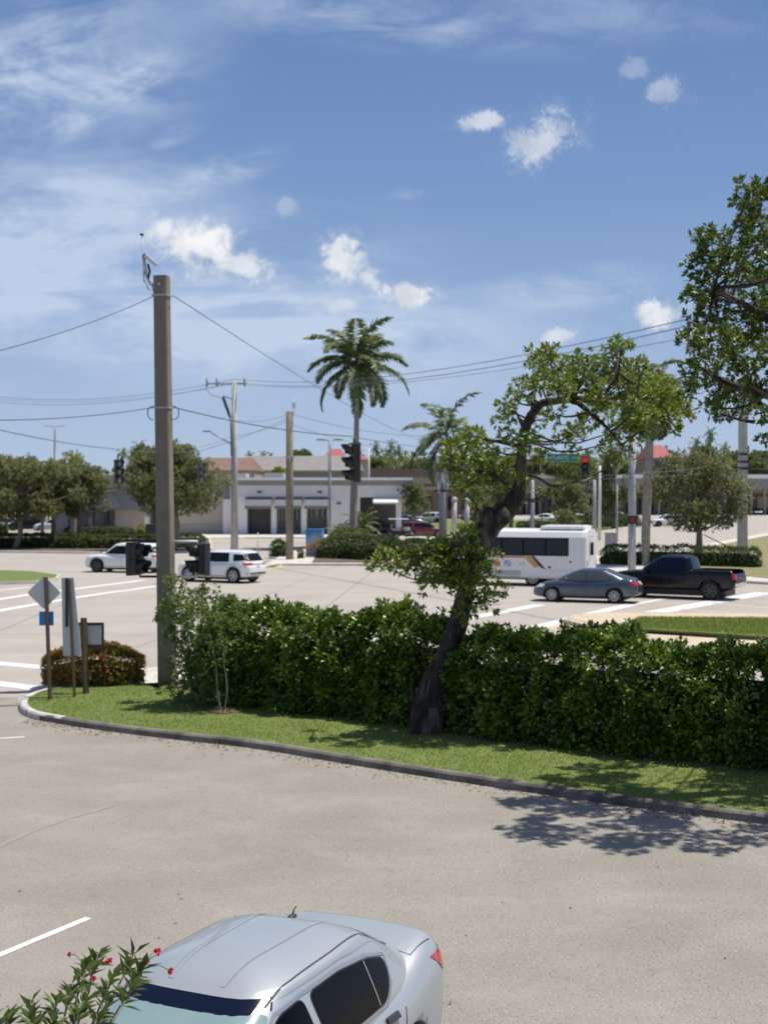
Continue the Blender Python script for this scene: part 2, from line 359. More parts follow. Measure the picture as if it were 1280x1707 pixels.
def kerb(name, pts, w, h, m, closed=False):
    bm = bmesh.new(); pts = [Vector((p[0], p[1])) for p in pts]; n = len(pts); R_ = []
    prof = [(-w / 2, 0), (-w / 2 + .015, h * .75), (-w / 2 + .05, h), (w / 2, h), (w / 2, 0)]
    for i, p in enumerate(pts):
        a = pts[(i + 1) % n if closed else min(i + 1, n - 1)]; b = pts[(i - 1) % n if closed else max(i - 1, 0)]
        t = (a - b).normalized(); nn = Vector((-t.y, t.x)); R_.append([bm.verts.new((*(p + nn * o), z)) for o, z in prof])
    for i in range(n if closed else n - 1):
        j = (i + 1) % n
        for k in range(4): bm.faces.new((R_[i][k], R_[j][k], R_[j][k + 1], R_[i][k + 1]))
    if not closed: bm.faces.new(R_[0]); bm.faces.new(R_[-1][::-1])
    bmesh.ops.recalc_face_normals(bm, faces=bm.faces[:])
    o = obj(name, bm, m); o['kind'] = 'structure'; return o
def norm(a): return a / np.maximum(np.linalg.norm(a, axis=1, keepdims=True), 1e-9)
def leaves(name, Cc, D, Nn, L, W, m, parent=None, fold=.12, m2=None, n2=0):
    """one mesh of many little folded leaves: base point, direction, normal"""
    n = len(Cc); D = norm(D); sd = norm(np.cross(D, Nn)); Nn = np.cross(sd, D)
    L = np.broadcast_to(np.asarray(L, float).reshape(-1, 1), (n, 1)); W = np.broadcast_to(np.asarray(W, float).reshape(-1, 1), (n, 1))
    mid = Cc + D * L * .48
    V = np.stack([Cc, mid + sd * W / 2 + Nn * W * fold, Cc + D * L - Nn * L * .1, mid - sd * W / 2 + Nn * W * fold], 1).reshape(-1, 3)
    b = (np.arange(n) * 4).reshape(-1, 1); F = np.concatenate([b + [[0, 1, 2]], b + [[0, 2, 3]]], 1).reshape(-1)
    me = bpy.data.meshes.new(name); me.vertices.add(n * 4); me.vertices.foreach_set('co', V.astype(np.float32).reshape(-1))
    me.loops.add(n * 6); me.loops.foreach_set('vertex_index', F.astype(np.int32)); me.polygons.add(n * 2)
    me.polygons.foreach_set('loop_start', np.arange(n * 2, dtype=np.int32) * 3); me.update(calc_edges=True)
    o = mesh_obj(name, me, m, parent)
    if m2: me.materials.append(M[m2]); me.polygons.foreach_set('material_index', np.concatenate([np.zeros((n - n2) * 2, np.int32), np.ones(n2 * 2, np.int32)]))
    return o
def tufts(Cc, D, k, spread, r):
    """k leaves round each cluster centre"""
    n = len(Cc); c = np.repeat(Cc, k, 0); d = np.repeat(norm(D), k, 0)
    dd = norm(d + rng.normal(size=(n * k, 3)) * spread); c = c + dd * r * rng.uniform(0, 1, (n * k, 1))
    nn = norm(d * .5 + np.array([0, 0, .8]) + rng.normal(size=(n * k, 3)) * .45)
    return c, dd, nn
def blobpts(n, c, r, squash=1., shell=.55):
    d = norm(rng.normal(size=(n, 3))); q = (shell + (1 - shell) * rng.uniform(0, 1, (n, 1)) ** .7)
    return np.asarray(c) + d * q * np.array([r, r, r * squash]), d
def dup(root, loc, rz, label=None, scale=None):
    r = root.copy(); C.objects.link(r); r.location = loc; r.rotation_euler = (0, 0, rz)
    if label: r['label'] = label
    if scale: r.scale = (scale,) * 3
    for ch in list(root.children):
        c = ch.copy(); C.objects.link(c); c.parent = r
        for g in list(ch.children):
            d = g.copy(); C.objects.link(d); d.parent = c
    return r
def text_mesh(name, s, size, m, parent, mtx, extrude=.004, sx=1.):
    cu = bpy.data.curves.new(name, 'FONT'); cu.body = s; cu.size = size; cu.extrude = extrude; cu.align_x = 'CENTER'; cu.align_y = 'CENTER'
    t = bpy.data.objects.new(name, cu); C.objects.link(t); bpy.context.view_layer.update()
    me = bpy.data.meshes.new_from_object(t.evaluated_get(bpy.context.evaluated_depsgraph_get())); bpy.data.objects.remove(t); bpy.data.curves.remove(cu)
    me.transform(Matrix.Diagonal((sx, 1, 1, 1))); me.transform(mtx); me.materials.clear()
    return mesh_obj(name, me, m, parent)
def bake(o):
    bpy.context.view_layer.update()
    me = bpy.data.meshes.new_from_object(o.evaluated_get(bpy.context.evaluated_depsgraph_get())); o.modifiers.clear(); o.data = me; return o

# ------------------------------------------------------------------ the setting: ground, roads, kerbs
def GP(lst, z=0.): return [G(a, b, z).xy for a, b in lst]
sheet('ground', [(-1500, -60), (1500, -60), (1500, 2500), (-1500, 2500)], -.03, 'far_ground')
sheet('road', [(-140, -50), (140, -50), (210, 175 * K), (-210, 175 * K)], 0, 'road_asphalt')
FRONT = [(50, 1196), (110, 1207), (188, 1219), (329, 1236), (430, 1246), (600, 1276), (850, 1315), (1060, 1345), (1280, 1373)]
fr = [G(a, b).xy for a, b in FRONT]
d_ = (fr[-1] - fr[-2]).normalized(); fr += [fr[-1] + d_ * 6, fr[-1] + d_ * 30]
nose = [G(a, b).xy for a, b in [(236, 1148), (130, 1152), (78, 1158), (46, 1168), (36, 1181)]]
lot = [(-60, -12), (60, -12), tuple(fr[-1]), *[tuple(p) for p in fr[::-1][1:]], tuple(G(36, 1181).xy), tuple(G(30, 1163).xy), tuple(G(-900, 1163).xy)]
sheet('parking_lot', lot, .004, 'lot_asphalt')
tt_ = (fr[-3] - fr[3]).normalized(); nrm = Vector((-tt_.y, tt_.x))
HB = [G(a, b).xy for a, b in [(268, 1152), (500, 1196), (700, 1226), (1000, 1266), (1280, 1296)]]; e_ = (HB[-1] - HB[-2]).normalized(); HB += [HB[-1] + e_ * 5, HB[-1] + e_ * 26]
back = [p + nrm * 1.7 for p in HB]
isl = nose + fr; isl = [p + Vector((.0, .05)) for p in isl]
slab('planting_strip', [*isl, *back[::-1], G(300, 1140).xy], -.02, .10, 'soil')
kp, _ = smoothpts([Vector((p.x, p.y, 0)) for p in nose + fr[:-1]], it=2)
kerb('kerb', [(p.x, p.y) for p in kp], .17, .135, 'kerb_concrete')
nz_, _ = smoothpts([Vector((*G(a, b).xy, 0)) for a, b in [(80, 1157), (48, 1167), (36, 1181), (50, 1196), (106, 1206)]], it=2)
kerb('painted_kerb_nose', [(p.x, p.y) for p in nz_], .176, .139, 'worn_paint')
gback = [p + nrm * .12 for p in HB]
slab('grass_bed', [*[p + Vector((.02, .09)) for p in isl], *gback[::-1], G(262, 1156).xy], .05, .115, 'lawn')
# sidewalk behind the hedge
slab('sidewalk', [G(150, 1150).xy, G(262, 1150).xy, *[p + nrm * 1.72 for p in HB], *[p + nrm * 3.6 for p in HB][::-1], G(272, 1116).xy, G(160, 1130).xy], -.02, .09, 'pale_concrete')
# grass blades of the strip
def blades(name, poly, n, h, m, z, label):
    xs = [p[0] for p in poly]; ys = [p[1] for p in poly]; q = rng.uniform((min(xs), min(ys)), (max(xs), max(ys)), (n, 2))
    ins = np.zeros(n, bool); k = len(poly)
    for i in range(k):
        x1, y1 = poly[i]; x2, y2 = poly[(i + 1) % k]
        c = ((y1 > q[:, 1]) != (y2 > q[:, 1])) & (q[:, 0] < (x2 - x1) * (q[:, 1] - y1) / (y2 - y1 + 1e-12) + x1); ins ^= c
    q = q[ins]; n = len(q); c = np.column_stack([q, np.full(n, z)]); d = norm(rng.normal(size=(n, 3)) * [.55, .55, .1] + [0, 0, 1])
    nn = rng.normal(size=(n, 3)); o = leaves(name, c, d, nn, rng.uniform(.6, 1.25, n) * h, .012, m, fold=0); tag(o, label, kind='stuff')
gpoly = [*[p + Vector((.02, .1)) for p in isl[:-1]], *gback[::-1][1:], G(262, 1156).xy]
blades('grass', [tuple(p) for p in gpoly], 190000, .038, 'grass_blade', .112, 'short mown green grass between the kerb and the hedge')
# painted lines on the lot
strip('parking_line', [G(-60, 1618), G(148, 1531)], .10, .009, 'white_paint')
strip('lot_mark', [G(-20, 1233), G(42, 1229)], .16, .009, 'worn_paint')
for a, w in [([(-60, 1440), (70, 1378), (190, 1343)], .10)]:
    pp, _ = smoothpts([Vector((*q, 0)) for q in GP(a)], it=3); strip('faded_line', [q + Vector((random.uniform(-.012, .012), 0, 0)) for q in pp], w, .0085, 'lot_faded')
jb = bmesh.new(); kk = [Vector((p.x, p.y)) for p in kp]; acc = 0      # kerb joints
for i in range(1, len(kk) - 1):
    acc += (kk[i] - kk[i - 1]).length
    if acc > 2.6:
        acc = 0; t = (kk[i + 1] - kk[i]).normalized(); box(jb, -.006, .006, -.095, .09, .004, .1375, Matrix.Translation((kk[i].x, kk[i].y, 0)) @ Matrix.Rotation(math.atan2(t.y, t.x), 4, 'Z'))
o = obj('kerb_joint', jb, 'crack_dark'); o['kind'] = 'structure'
lc = []
for i in range(900):
    j = random.randrange(len(fr) - 3); a, b = fr[j], fr[j + 1]; q = a.lerp(b, random.random()) + Vector((0, -abs(random.gauss(0, .35)) - .05)) ; lc.append((q.x, q.y, .012))
for i in range(500):
    j = random.randrange(len(HB) - 2); q = HB[j].lerp(HB[j + 1], random.random()) - nrm * abs(random.gauss(0, .7)); lc.append((q.x, q.y, .16))
for i in range(25): q = G(random.uniform(0, 1280), random.uniform(1300, 1700)); lc.append((q.x, q.y, .012))
lc = np.array(lc); n = len(lc); o = leaves('leaf_litter', lc, rng.normal(size=(n, 3)) * [1, 1, .15], rng.normal(size=(n, 3)) * [.3, .3, 0] + [0, 0, 1], rng.uniform(.03, .08, n), .03, 'dry_leaf'); tag(o, 'scattered dry leaves along the kerb and under the hedge', kind='stuff')
# road markings
Z = .006
def line(name, px, w, m='white_paint'): strip(name, GP(px), w, Z, m)
line('crosswalk_line', [(-120, 1020), (0, 999), (57, 990), (124, 982), (242, 967)], .55)
line('crosswalk_line', [(-120, 1042), (0, 1018), (57, 1008), (128, 996), (262, 977)], .55)
line('crosswalk_line', [(-120, 996), (0, 984), (50, 979)], .35)
line('crosswalk_line', [(-250, 1081), (0, 1106), (66, 1112), (150, 1119)], .6)
line('crosswalk_line', [(-250, 1106), (0, 1140), (74, 1149)], .6)
line('turn_line', [(560, 1076), (680, 1050), (900, 1008)], .62)
line('turn_line', [(700, 1094), (826, 1062), (1020, 1015), (1052, 1008)], .62)
line('stop_line', [(1064, 1026), (1176, 1006), (1275, 988)], .95)
line('lane_line', [(1131, 1015), (1330, 1030)], .14)
line('lane_line', [(1184, 1005), (1330, 1018)], .14)
line('turn_line', [(1058, 1007), (1120, 996)], .35)
mh = bmesh.new(); lathe(mh, [(.42, .0), (.42, .012), (.36, .014)], 24, Matrix.Translation(G(655, 1043).to_3d())); tag(obj('manhole_cover', mh, 'dark_metal'), 'dark round manhole cover in the road beyond the hedge', 'manhole cover')
# medians
def island(nm, px, h, mtop, kerbm, inset=.22, z0=0.):
    p = GP(px); slab(nm + '_bed', p, -.02, h - .02, mtop)
    kerb(nm + '_kerb', [tuple(a) for a in p], .18, h, kerbm, closed=True)
island('left_median', [(-300, 948), (-60, 951), (60, 956), (99, 962), (94, 968), (60, 973), (-60, 977), (-300, 985)], .15, 'lawn', 'pale_concrete')
sheet('median_apron', GP([(908, 1045), (940, 1030), (1004, 1022), (1078, 1024), (1500, 1024), (1500, 1110), (1280, 1092), (1078, 1069), (940, 1057)]), .005, 'tan_concrete')
pn = [(942, 1039), (962, 1031), (1010, 1027), (1070, 1027), (1500, 1030), (1500, 1084), (1280, 1067), (1050, 1051), (972, 1047)]
slab('right_median', GP(pn), -.02, .13, 'tan_concrete'); kerb('right_median_kerb', [tuple(a) for a in GP(pn)], .18, .15, 'tan_concrete', closed=True)
slab('right_median_grass', GP([(1030, 1044), (1066, 1030), (1480, 1033), (1480, 1077), (1280, 1062), (1045, 1048)], .13), .1, .155, 'lawn')
# far blocks
def block(nm, px, m, km='pale_concrete', h=.14):
    p = GP(px); slab(nm, p, -.02, h, m); kerb(nm + '_kerb', [tuple(a) for a in p], .2, h + .012, km, closed=True)
block('left_far_verge', [(-700, 915), (0, 921), (150, 923), (340, 921), (352, 916), (350, 899), (130, 893), (-700, 893)], 'mulch')
block('corner_island', [(438, 949), (470, 943), (600, 943), (700, 951), (860, 962), (860, 897), (640, 897), (560, 903), (475, 926)], 'pale_concrete')
slab('corner_mulch', GP([(520, 938), (600, 938), (700, 946), (850, 954), (850, 900), (640, 899), (560, 905), (530, 922)], .14), .1, .17, 'mulch')
line('yellow_kerb_paint', [(440, 950.5), (470, 944.5), (530, 944)], .5, 'yellow_paint')
block('right_far_verge', [(985, 962), (1180, 968), (1300, 976), (1700, 1010), (1700, 868), (1400, 866), (1285, 889), (1110, 922), (985, 930)], 'pale_concrete')
slab('right_lawn', GP([(1110, 925), (1285, 892), (1400, 870), (1680, 872), (1680, 1000), (1290, 965), (1110, 948)], .14), .1, .17, 'dry_lawn')
block('far_verge', [(620, 886), (1000, 888), (1060, 878), (1060, 868), (620, 868)], 'lawn')
block('building_walk', [(60, 899), (330, 899), (410, 897.5), (600, 897), (600, 892), (60, 892)], 'pale_concrete', h=.12)

# ------------------------------------------------------------------ vegetation
def wob(p, f, seed=0.):      # cheap smooth noise for lumps
    return (np.sin(p[:, 0] * f + seed) + np.sin(p[:, 1] * f * 1.3 + seed * 2.1 + p[:, 0] * f * .4) + np.sin(p[:, 2] * f * 1.1 + seed * .7 + p[:, 0] * f * .6) + np.sin((p[:, 0] - p[:, 1]) * f * 2.3 + seed)) / 4
def hedge(nm, label, cat, line2, th, h, dens, k, L, W, lm, core='hedge_core', group=None, lump=.14, z0=.08, flowers=0, fm='white_flower', top=0., thin=0., sprig=.0, fpar=(5, .045, .9), fup=2., corek=.70, corez=.8, rnd=.42):
    pts = [Vector((p[0], p[1])) for p in line2]; seg = [(pts[i + 1] - pts[i]).length for i in range(len(pts) - 1)]; Lt = sum(seg)
    root = thing(nm, label, cat, (pts[0].x, pts[0].y, z0), 0, group)
    org = np.array([pts[0].x, pts[0].y, z0])
    def at(s):
        for i, l in enumerate(seg):
            if s <= l or i == len(seg) - 1:
                t = (pts[i + 1] - pts[i]).normalized(); return pts[i] + t * s, Vector((-t.y, t.x))
            s -= l
    # leafless inner mass of twigs
    bm = bmesh.new(); ns = max(4, int(Lt / .35)); rings = []
    for i in range(ns + 1):
        s = Lt * i / ns; c, n = at(s); e = min(1, (min(s, Lt - s) + .05) / (th * .5)) ** .5; rg = []
        for a in range(13):
            ang = math.pi * a / 12; ca, sa = math.cos(ang), math.sin(ang)
            x = math.copysign(abs(ca) ** .45, ca) * th * .5 * e * corek; z = sa ** .45 * h * (.2 + (corez - .2) * e) if abs(ca) < .8 else sa ** .45 * h * .62 * (.2 + .8 * e); z = max(z, 0)
            j = 1 + .14 * math.sin(s * 3.1 + a * 1.7) + .08 * math.sin(s * 7.3 + a)
            q = c + n * x * j; rg.append(bm.verts.new((q.x - org[0], q.y - org[1], z * (.94 + .08 * j - .08))))
        rings.append(rg)
    for i in range(ns):
        for a in range(12): bm.faces.new((rings[i][a], rings[i][a + 1], rings[i + 1][a + 1], rings[i + 1][a]))
    bm.faces.new(rings[0]); bm.faces.new(rings[-1][::-1]); obj('branches', bm, core, root)
    # leaf clusters on the lumpy outside
    per = th + 2 * h; N = int(Lt * per * dens); s = rng.uniform(0, Lt, N); u = rng.uniform(0, per, N)
    cs = np.array([[*at(x)[0], *at(x)[1]] for x in s]); e = np.minimum(1, (np.minimum(s, Lt - s) + .06) / (th * .5)) ** .5
    x = np.where(u < h, -th / 2, np.where(u < h + th, u - h - th / 2, th / 2)); z = np.where(u < h, u, np.where(u < h + th, h, per - u))
    dx = np.where(u < h, -1, np.where(u < h + th, (u - h - th / 2) / th * 1.2, 1.)); dz = np.where((u >= h) & (u < h + th), 1., .25)
    r_ = np.clip((z - h * .4) / (h * .6), 0, 1); x = x * (1 - rnd * r_ * r_) * e; z = z * (.42 + .58 * e)
    p = np.column_stack([cs[:, 0] + cs[:, 2] * x, cs[:, 1] + cs[:, 3] * x, z]); d = norm(np.column_stack([cs[:, 2] * dx, cs[:, 3] * dx, dz]))
    w_ = wob(p, 3.1, 1.) * lump + wob(p, 8., 4.) * lump * .6; p = p + d * (w_ + rng.uniform(-.13, .04, N)).reshape(-1, 1)
    p[:, 2] = np.maximum(p[:, 2], .03)
    if sprig:
        ns_ = int(Lt * sprig); ii = rng.choice(np.where(dz > .9)[0], ns_); pp = p[ii] + np.array([0, 0, 1]) * rng.uniform(.03, .2, (ns_, 1)); p = np.concatenate([p, pp]); d = np.concatenate([d, np.tile([0, 0, 1.], (ns_, 1))])
    p -= np.array([org[0], org[1], 0]); c, dd, nn = tufts(p, d, k, .62, L * .9)
    Ls, Ws = rng.uniform(.65, 1.15, len(c)) * L, rng.uniform(.8, 1.15, len(c)) * W; k2 = 0
    if flowers:
        fk, fs, fsp = fpar; ii = rng.choice(np.where((d[:, 2] > fup) | (rng.uniform(size=len(d)) < .4))[0], flowers); c2, d2, n2 = tufts(p[ii] + d[ii] * .06, d[ii], fk, fsp, .03); k2 = len(c2)
        c, dd, nn = np.concatenate([c, c2]), np.concatenate([dd, d2]), np.concatenate([nn, n2]); Ls = np.concatenate([Ls, np.full(k2, fs)]); Ws = np.concatenate([Ws, np.full(k2, fs * .85)])
    leaves('foliage', c, dd, nn, Ls, Ws, lm, root, m2=fm if flowers else None, n2=k2)
    return root
def off(px, py, dn=0.): return G(px, py).xy + nrm * dn
hedge('hedge', 'tall glossy green clipped hedge running from the thick concrete pole to the leaning tree', 'hedge', [off(318, 1171, .62), off(480, 1193, .62), off(700, 1223, .9), off(742, 1229, 1.1)], 1.7, 1.92, 125, 9, .12, .076, 'hedge_leaf', lump=.27, flowers=22, sprig=26)
hedge('hedge', 'tall glossy green clipped hedge right of the leaning tree reaching the right edge', 'hedge', [off(722, 1228, 1.0), off(800, 1238, .72), off(1000, 1262, .66), off(1280, 1290, .62), off(1480, 1317, .62)], 1.7, 1.80, 125, 9, .12, .076, 'hedge_leaf', lump=.27, flowers=55, sprig=26)
hedge('flowering_bush', 'round reddish flowering bush behind the sign posts at the end of the kerbed strip', 'bush', [G(58, 1156).xy + Vector((0, .8)), G(232, 1150).xy + Vector((0, .7))], 1.5, .84, 270, 9, .072, .04, 'ixora_leaf', lump=.07, z0=.1, flowers=200, fm='ixora_flower', fpar=(12, .035, .9), fup=.5, corek=.5, corez=.7, rnd=.12, core='ixora_core')

def limb(bm, px, Ys, rs, seg=10, it=2, jit=.0):
    pts = [P(a, b, Ys[i] if hasattr(Ys, '__len__') else Ys) for i, (a, b) in enumerate(px)]; pts, rs = smoothpts(pts, rs, it); tube(bm, pts, rs, seg, jitter=jit); return pts
def place_tree(nm, label, cat, base, trunk_bm, clumps, k, L, W, lm, bark, dens=22., group=None, spread=.75, skel=None, twig=.012, extra_parts=()):
    """clumps: (world centre, radius). skel: points that branches start from"""
    root = thing(nm, label, cat, base, 0, group); o = np.array(base)
    for c, r in clumps:
        if skel:
            s = min(skel, key=lambda q: (q - c).length + max(0, q.z - c.z) * .6); m_ = s.lerp(c, .5) + Vector((random.uniform(-.1, .1), random.uniform(-.1, .1), -.12 * (c - s).length))
            pp, rr = smoothpts([s, m_, c], [twig * 2.2, twig * 1.6, twig], 1); tube(trunk_bm, pp, rr, 5)
        for _ in range(4):
            e = c + Vector((random.uniform(-1, 1), random.uniform(-1, 1), random.uniform(-.5, 1))) * r * .8; tube(trunk_bm, [c, c.lerp(e, .5) + Vector((0, 0, -.03)), e], [twig * .7, twig * .5, twig * .3], 4)
    bmesh.ops.translate(trunk_bm, vec=-Vector(base), verts=trunk_bm.verts[:])
    obj('trunk', trunk_bm, bark, root, smooth=True)
    cs, ds = [], []
    for c, r in clumps:
        n = max(3, int(dens * (r / .4) ** 2)); q, d = blobpts(n, np.array(c) - o, r, .8, .25); d[:, 2] += .45; cs.append(q); ds.append(d)
    cs = np.concatenate(cs); ds = np.concatenate(ds); c, dd, nn = tufts(cs, ds, k, spread, L * .5)
    leaves('crown', c, dd, nn, rng.uniform(.6, 1.15, len(c)) * L, rng.uniform(.8, 1.15, len(c)) * W, lm, root)
    return root

# the leaning tree in the hedge
YT = 14.35
bm = bmesh.new(); skel = []
skel += limb(bm, [(714, 1234), (719, 1190), (732, 1130), (754, 1070), (771, 1010), (783, 955), (796, 905), (822, 868), (858, 838), (868, 800), (868, 760), (872, 725), (882, 695), (902, 672)],
             [14.1, 14.2, 14.3, 14.35, 14.4, 14.4, 14.4, 14.4, 14.4, 14.4, 14.35, 14.3, 14.2, 14.1], [.30, .25, .235, .205, .18, .175, .22, .235, .175, .12, .10, .095, .09, .075], 14, 2, .09)[6:]
limb(bm, [(690, 1230), (694, 1180), (706, 1140), (722, 1100)], 14.0, [.13, .10, .07, .045], 10, 2, .12)
limb(bm, [(690, 1172), (686, 1150), (687, 1130)], 14.0, [.05, .035, .02], 6, 1)
limb(bm, [(730, 1238), (726, 1215), (722, 1180)], 14.0, [.12, .12, .1], 10, 2, .1)
for (a, b, r) in [(800, 898, .2), (818, 882, .16), (812, 862, .17), (836, 862, .17), (708, 1224, .2), (700, 1205, .14), (792, 915, .15)]:   # burls
    c = P(a, b, YT - .12); bmesh.ops.create_icosphere(bm, subdivisions=2, radius=r, matrix=Matrix.Translation(c) @ Matrix.Diagonal((1, .8, 1.25, 1)))
for px, ys, rs in [([(902, 672), (950, 664), (1000, 668), (1056, 682), (1100, 692)], [14.1, 14, 13.9, 13.9, 13.8], [.08, .075, .06, .045, .025]),
                   ([(955, 665), (985, 690), (1015, 716), (1035, 742)], [14, 13.8, 13.7, 13.6], [.055, .04, .03, .02]),
                   ([(888, 690), (890, 640), (900, 610), (912, 590)], [14.2, 14.4, 14.5, 14.6], [.06, .04, .03, .02]),
                   ([(950, 664), (975, 630), (990, 605)], [14, 14.2, 14.4], [.05, .035, .02]), ([(1000, 668), (1025, 630), (1030, 600)], [13.9, 14.3, 14.5], [.04, .03, .02]),
                   ([(868, 745), (840, 738), (800, 730), (762, 722)], [14.3, 14.2, 14.1, 14.0], [.05, .038, .028, .018]),
                   ([(866, 830), (842, 800), (808, 786), (775, 782)], [14.4, 14.3, 14.1, 14], [.06, .05, .035, .02]),
                   ([(868, 790), (898, 795), (918, 812), (945, 806)], [14.3, 14.2, 14.1, 14], [.04, .028, .025, .015]), ([(880, 735), (862, 690), (850, 668)], [14.3, 14.5, 14.6], [.04, .025, .015]),
                   ([(786, 945), (750, 960), (700, 972), (640, 945)], [14.3, 14.1, 13.9, 13.8], [.03, .022, .014, .008]), ([(788, 945), (740, 925), (690, 925), (625, 935)], [14.3, 14.1, 13.9, 13.9], [.028, .02, .014, .008]),
                   ([(770, 1010), (800, 985), (845, 988)], [14.3, 14.1, 14.0], [.03, .018, .01]), ([(792, 915), (780, 890), (795, 850)], [14.3, 14.2, 14.1], [.025, .018, .01]), ([(915, 812), (905, 850), (900, 880)], [14.1, 14.1, 14.1], [.014, .01, .005])]:
    skel += limb(bm, px, ys, rs, 7, 2)
CL = [(905, 600, 32), (888, 618, 20), (940, 622, 36), (972, 640, 34), (932, 652, 28), (985, 603, 24), (1025, 590, 28), (1035, 622, 32), (1010, 648, 34), (1062, 640, 36), (1085, 668, 34), (1112, 690, 30), (1052, 690, 32), (1022, 720, 24), (1060, 722, 22), (982, 700, 24), (1000, 680, 22),
      (858, 664, 18), (845, 682, 18), (866, 640, 12), (853, 722, 22), (880, 738, 22), (902, 760, 17), (935, 735, 22), (960, 720, 20), (1035, 575, 18), (725, 940, 24), (712, 955, 16), (762, 950, 30), (740, 962, 22), (700, 938, 16), (735, 915, 20), (760, 915, 24), (1110, 660, 30), (1090, 640, 24), (1135, 690, 22), (1080, 705, 26), (1000, 625, 26), (1065, 612, 20), (1120, 715, 16), (995, 665, 24), (960, 605, 22), (1040, 670, 28), (905, 640, 26), (870, 655, 18), (835, 700, 16), (900, 700, 16), (925, 690, 16), (1035, 755, 20), (1010, 740, 18), (765, 745, 20), (745, 765, 16), (815, 745, 16), (780, 825, 18), (860, 800, 16), (915, 580, 14), (1130, 665, 22), (785, 728, 26), (768, 768, 30), (800, 800, 32), (772, 802, 26), (820, 775, 34), (848, 782, 28), (750, 745, 14), (742, 780, 14), (790, 755, 22), (832, 800, 22),
      (930, 815, 15), (905, 820, 14), (948, 806, 12), (780, 940, 38), (748, 930, 30), (800, 962, 34), (762, 975, 28), (640, 932, 22), (622, 945, 13), (672, 925, 20), (690, 950, 12), (706, 982, 11), (660, 950, 12), (820, 1003, 20), (845, 985, 11), (800, 1005, 17), (745, 905, 20), (722, 915, 20), (772, 900, 26), (790, 882, 18), (797, 850, 15), (776, 1020, 20), (815, 925, 18), (730, 945, 20), (700, 925, 14)]
clumps = []
for a, b, r in CL:
    Y = YT + random.uniform(-.9, .9) * (1 if b < 860 else .35) - (.3 if b > 860 else 0); clumps.append((P(a, b, Y), r / FP0 * YT * .97))
place_tree('leaning_tree', 'gnarled leaning tree with lumpy dark trunk and tufted crown growing out of the hedge gap', 'tree', (P(700, 1236, 14.1).x, 14.1 * K, .1), bm, clumps, 11, .115, .056, 'tree_leaf', 'bark', dens=46, skel=skel)
# dark vine clump by its trunk
hedge('vine', 'dark leafy vine clump climbing the left side of the leaning trunk', 'vine', [off(706, 1222, .75), off(728, 1224, .75)], .55, 1.98, 80, 8, .10, .055, 'dark_tree_leaf', lump=.1)

# tall tree at the right edge
bm = bmesh.new(); skel = []
YR = 11.5
tb = GX(1500, YR)
skel += limb(bm, [(1500, 1330), (1490, 1100), (1470, 900), (1430, 740), (1400, 620), (1370, 500)], YR, [.32, .26, .24, .2, .16, .1], 12)[8:]
for px, rs in [([(1435, 740), (1350, 690), (1290, 660), (1210, 640), (1160, 610)], [.13, .1, .08, .05, .02]), ([(1400, 620), (1330, 560), (1260, 520), (1190, 480)], [.12, .09, .06, .03]), ([(1375, 510), (1310, 440), (1270, 380), (1245, 330)], [.09, .06, .045, .02]),
               ([(1350, 690), (1300, 700), (1250, 705), (1200, 690)], [.06, .04, .03, .015]), ([(1375, 500), (1380, 400), (1360, 300)], [.09, .06, .03]), ([(1430, 740), (1510, 640), (1560, 540)], [.12, .09, .05])]:
    skel += limb(bm, px, [YR + random.uniform(-.9, .9) * i / 4 for i in range(len(px))], rs, 7)
CR = [(1245, 328, 30), (1268, 350, 30), (1275, 395, 34), (1240, 375, 18), (1185, 405, 32), (1160, 395, 14), (1170, 440, 30), (1215, 445, 34), (1250, 470, 38), (1180, 480, 30), (1155, 500, 16), (1205, 510, 34), (1165, 540, 28), (1150, 570, 20), (1200, 570, 36), (1250, 540, 38), (1275, 500, 34), (1240, 600, 38), (1180, 610, 30),
      (1150, 622, 18), (1200, 650, 32), (1240, 660, 30), (1270, 640, 34), (1210, 685, 22), (1185, 680, 18), (1262, 690, 18), (1272, 738, 10), (1160, 655, 18), (1275, 575, 36), (1225, 410, 26), (1275, 440, 30), (1270, 312, 18)]
clumps = [(P(a, b, YR + random.uniform(-1.3, 1.3)), r / FP0 * YR * 1.08) for a, b, r in CR]
for i in range(60):     # the rest of its crown, beyond the frame
    a = random.uniform(1340, 1760); b = random.uniform(280, 700); clumps.append((P(a, b, YR + random.uniform(-1.5, 2.2)), random.uniform(.3, .48)))
place_tree('shade_tree', 'dense dark green tree reaching in from the right edge above the hedge', 'tree', (tb.x, YR * K, .1), bm, clumps, 14, .105, .05, 'dark_tree_leaf', 'bark', dens=50, skel=skel)

# pale shrub and sapling at the left end of the hedge
root = thing('shrub', 'light green loose shrub in front of the hedge end beside the thick concrete pole', 'shrub', tuple(G(335, 1176)) , 0); o = np.array(G(335, 1176))
bm = bmesh.new(); base = G(335, 1176)
cl = [(P(a, b, 15.9 + random.uniform(-.35, .35)), r / FP0 * 16) for a, b, r in [(290, 975, 16), (288, 1000, 14), (310, 1010, 24), (345, 1000, 26), (375, 1015, 24), (330, 1035, 30), (370, 1045, 30), (300, 1040, 20), (400, 1050, 22), (395, 1025, 16), (320, 1075, 26), (355, 1080, 26), (385, 1080, 22), (268, 1022, 12), (305, 1110, 26), (330, 1120, 26), (345, 1150, 24), (375, 1110, 26), (300, 1145, 18), (400, 1085, 22), (285, 1060, 14), (272, 1147, 9), (280, 1018, 11)]]
for c, r in cl:
    s = base + Vector((random.uniform(-.2, .2), random.uniform(-.1, .2), .1)); pp, rr = smoothpts([s, s.lerp(c, .5) + Vector((0, 0, .15)), c], [.016, .012, .006], 1); tube(bm, pp, rr, 5)
bmesh.ops.translate(bm, vec=-base, verts=bm.verts[:]); obj('stems', bm, 'pale_bark', root, True)
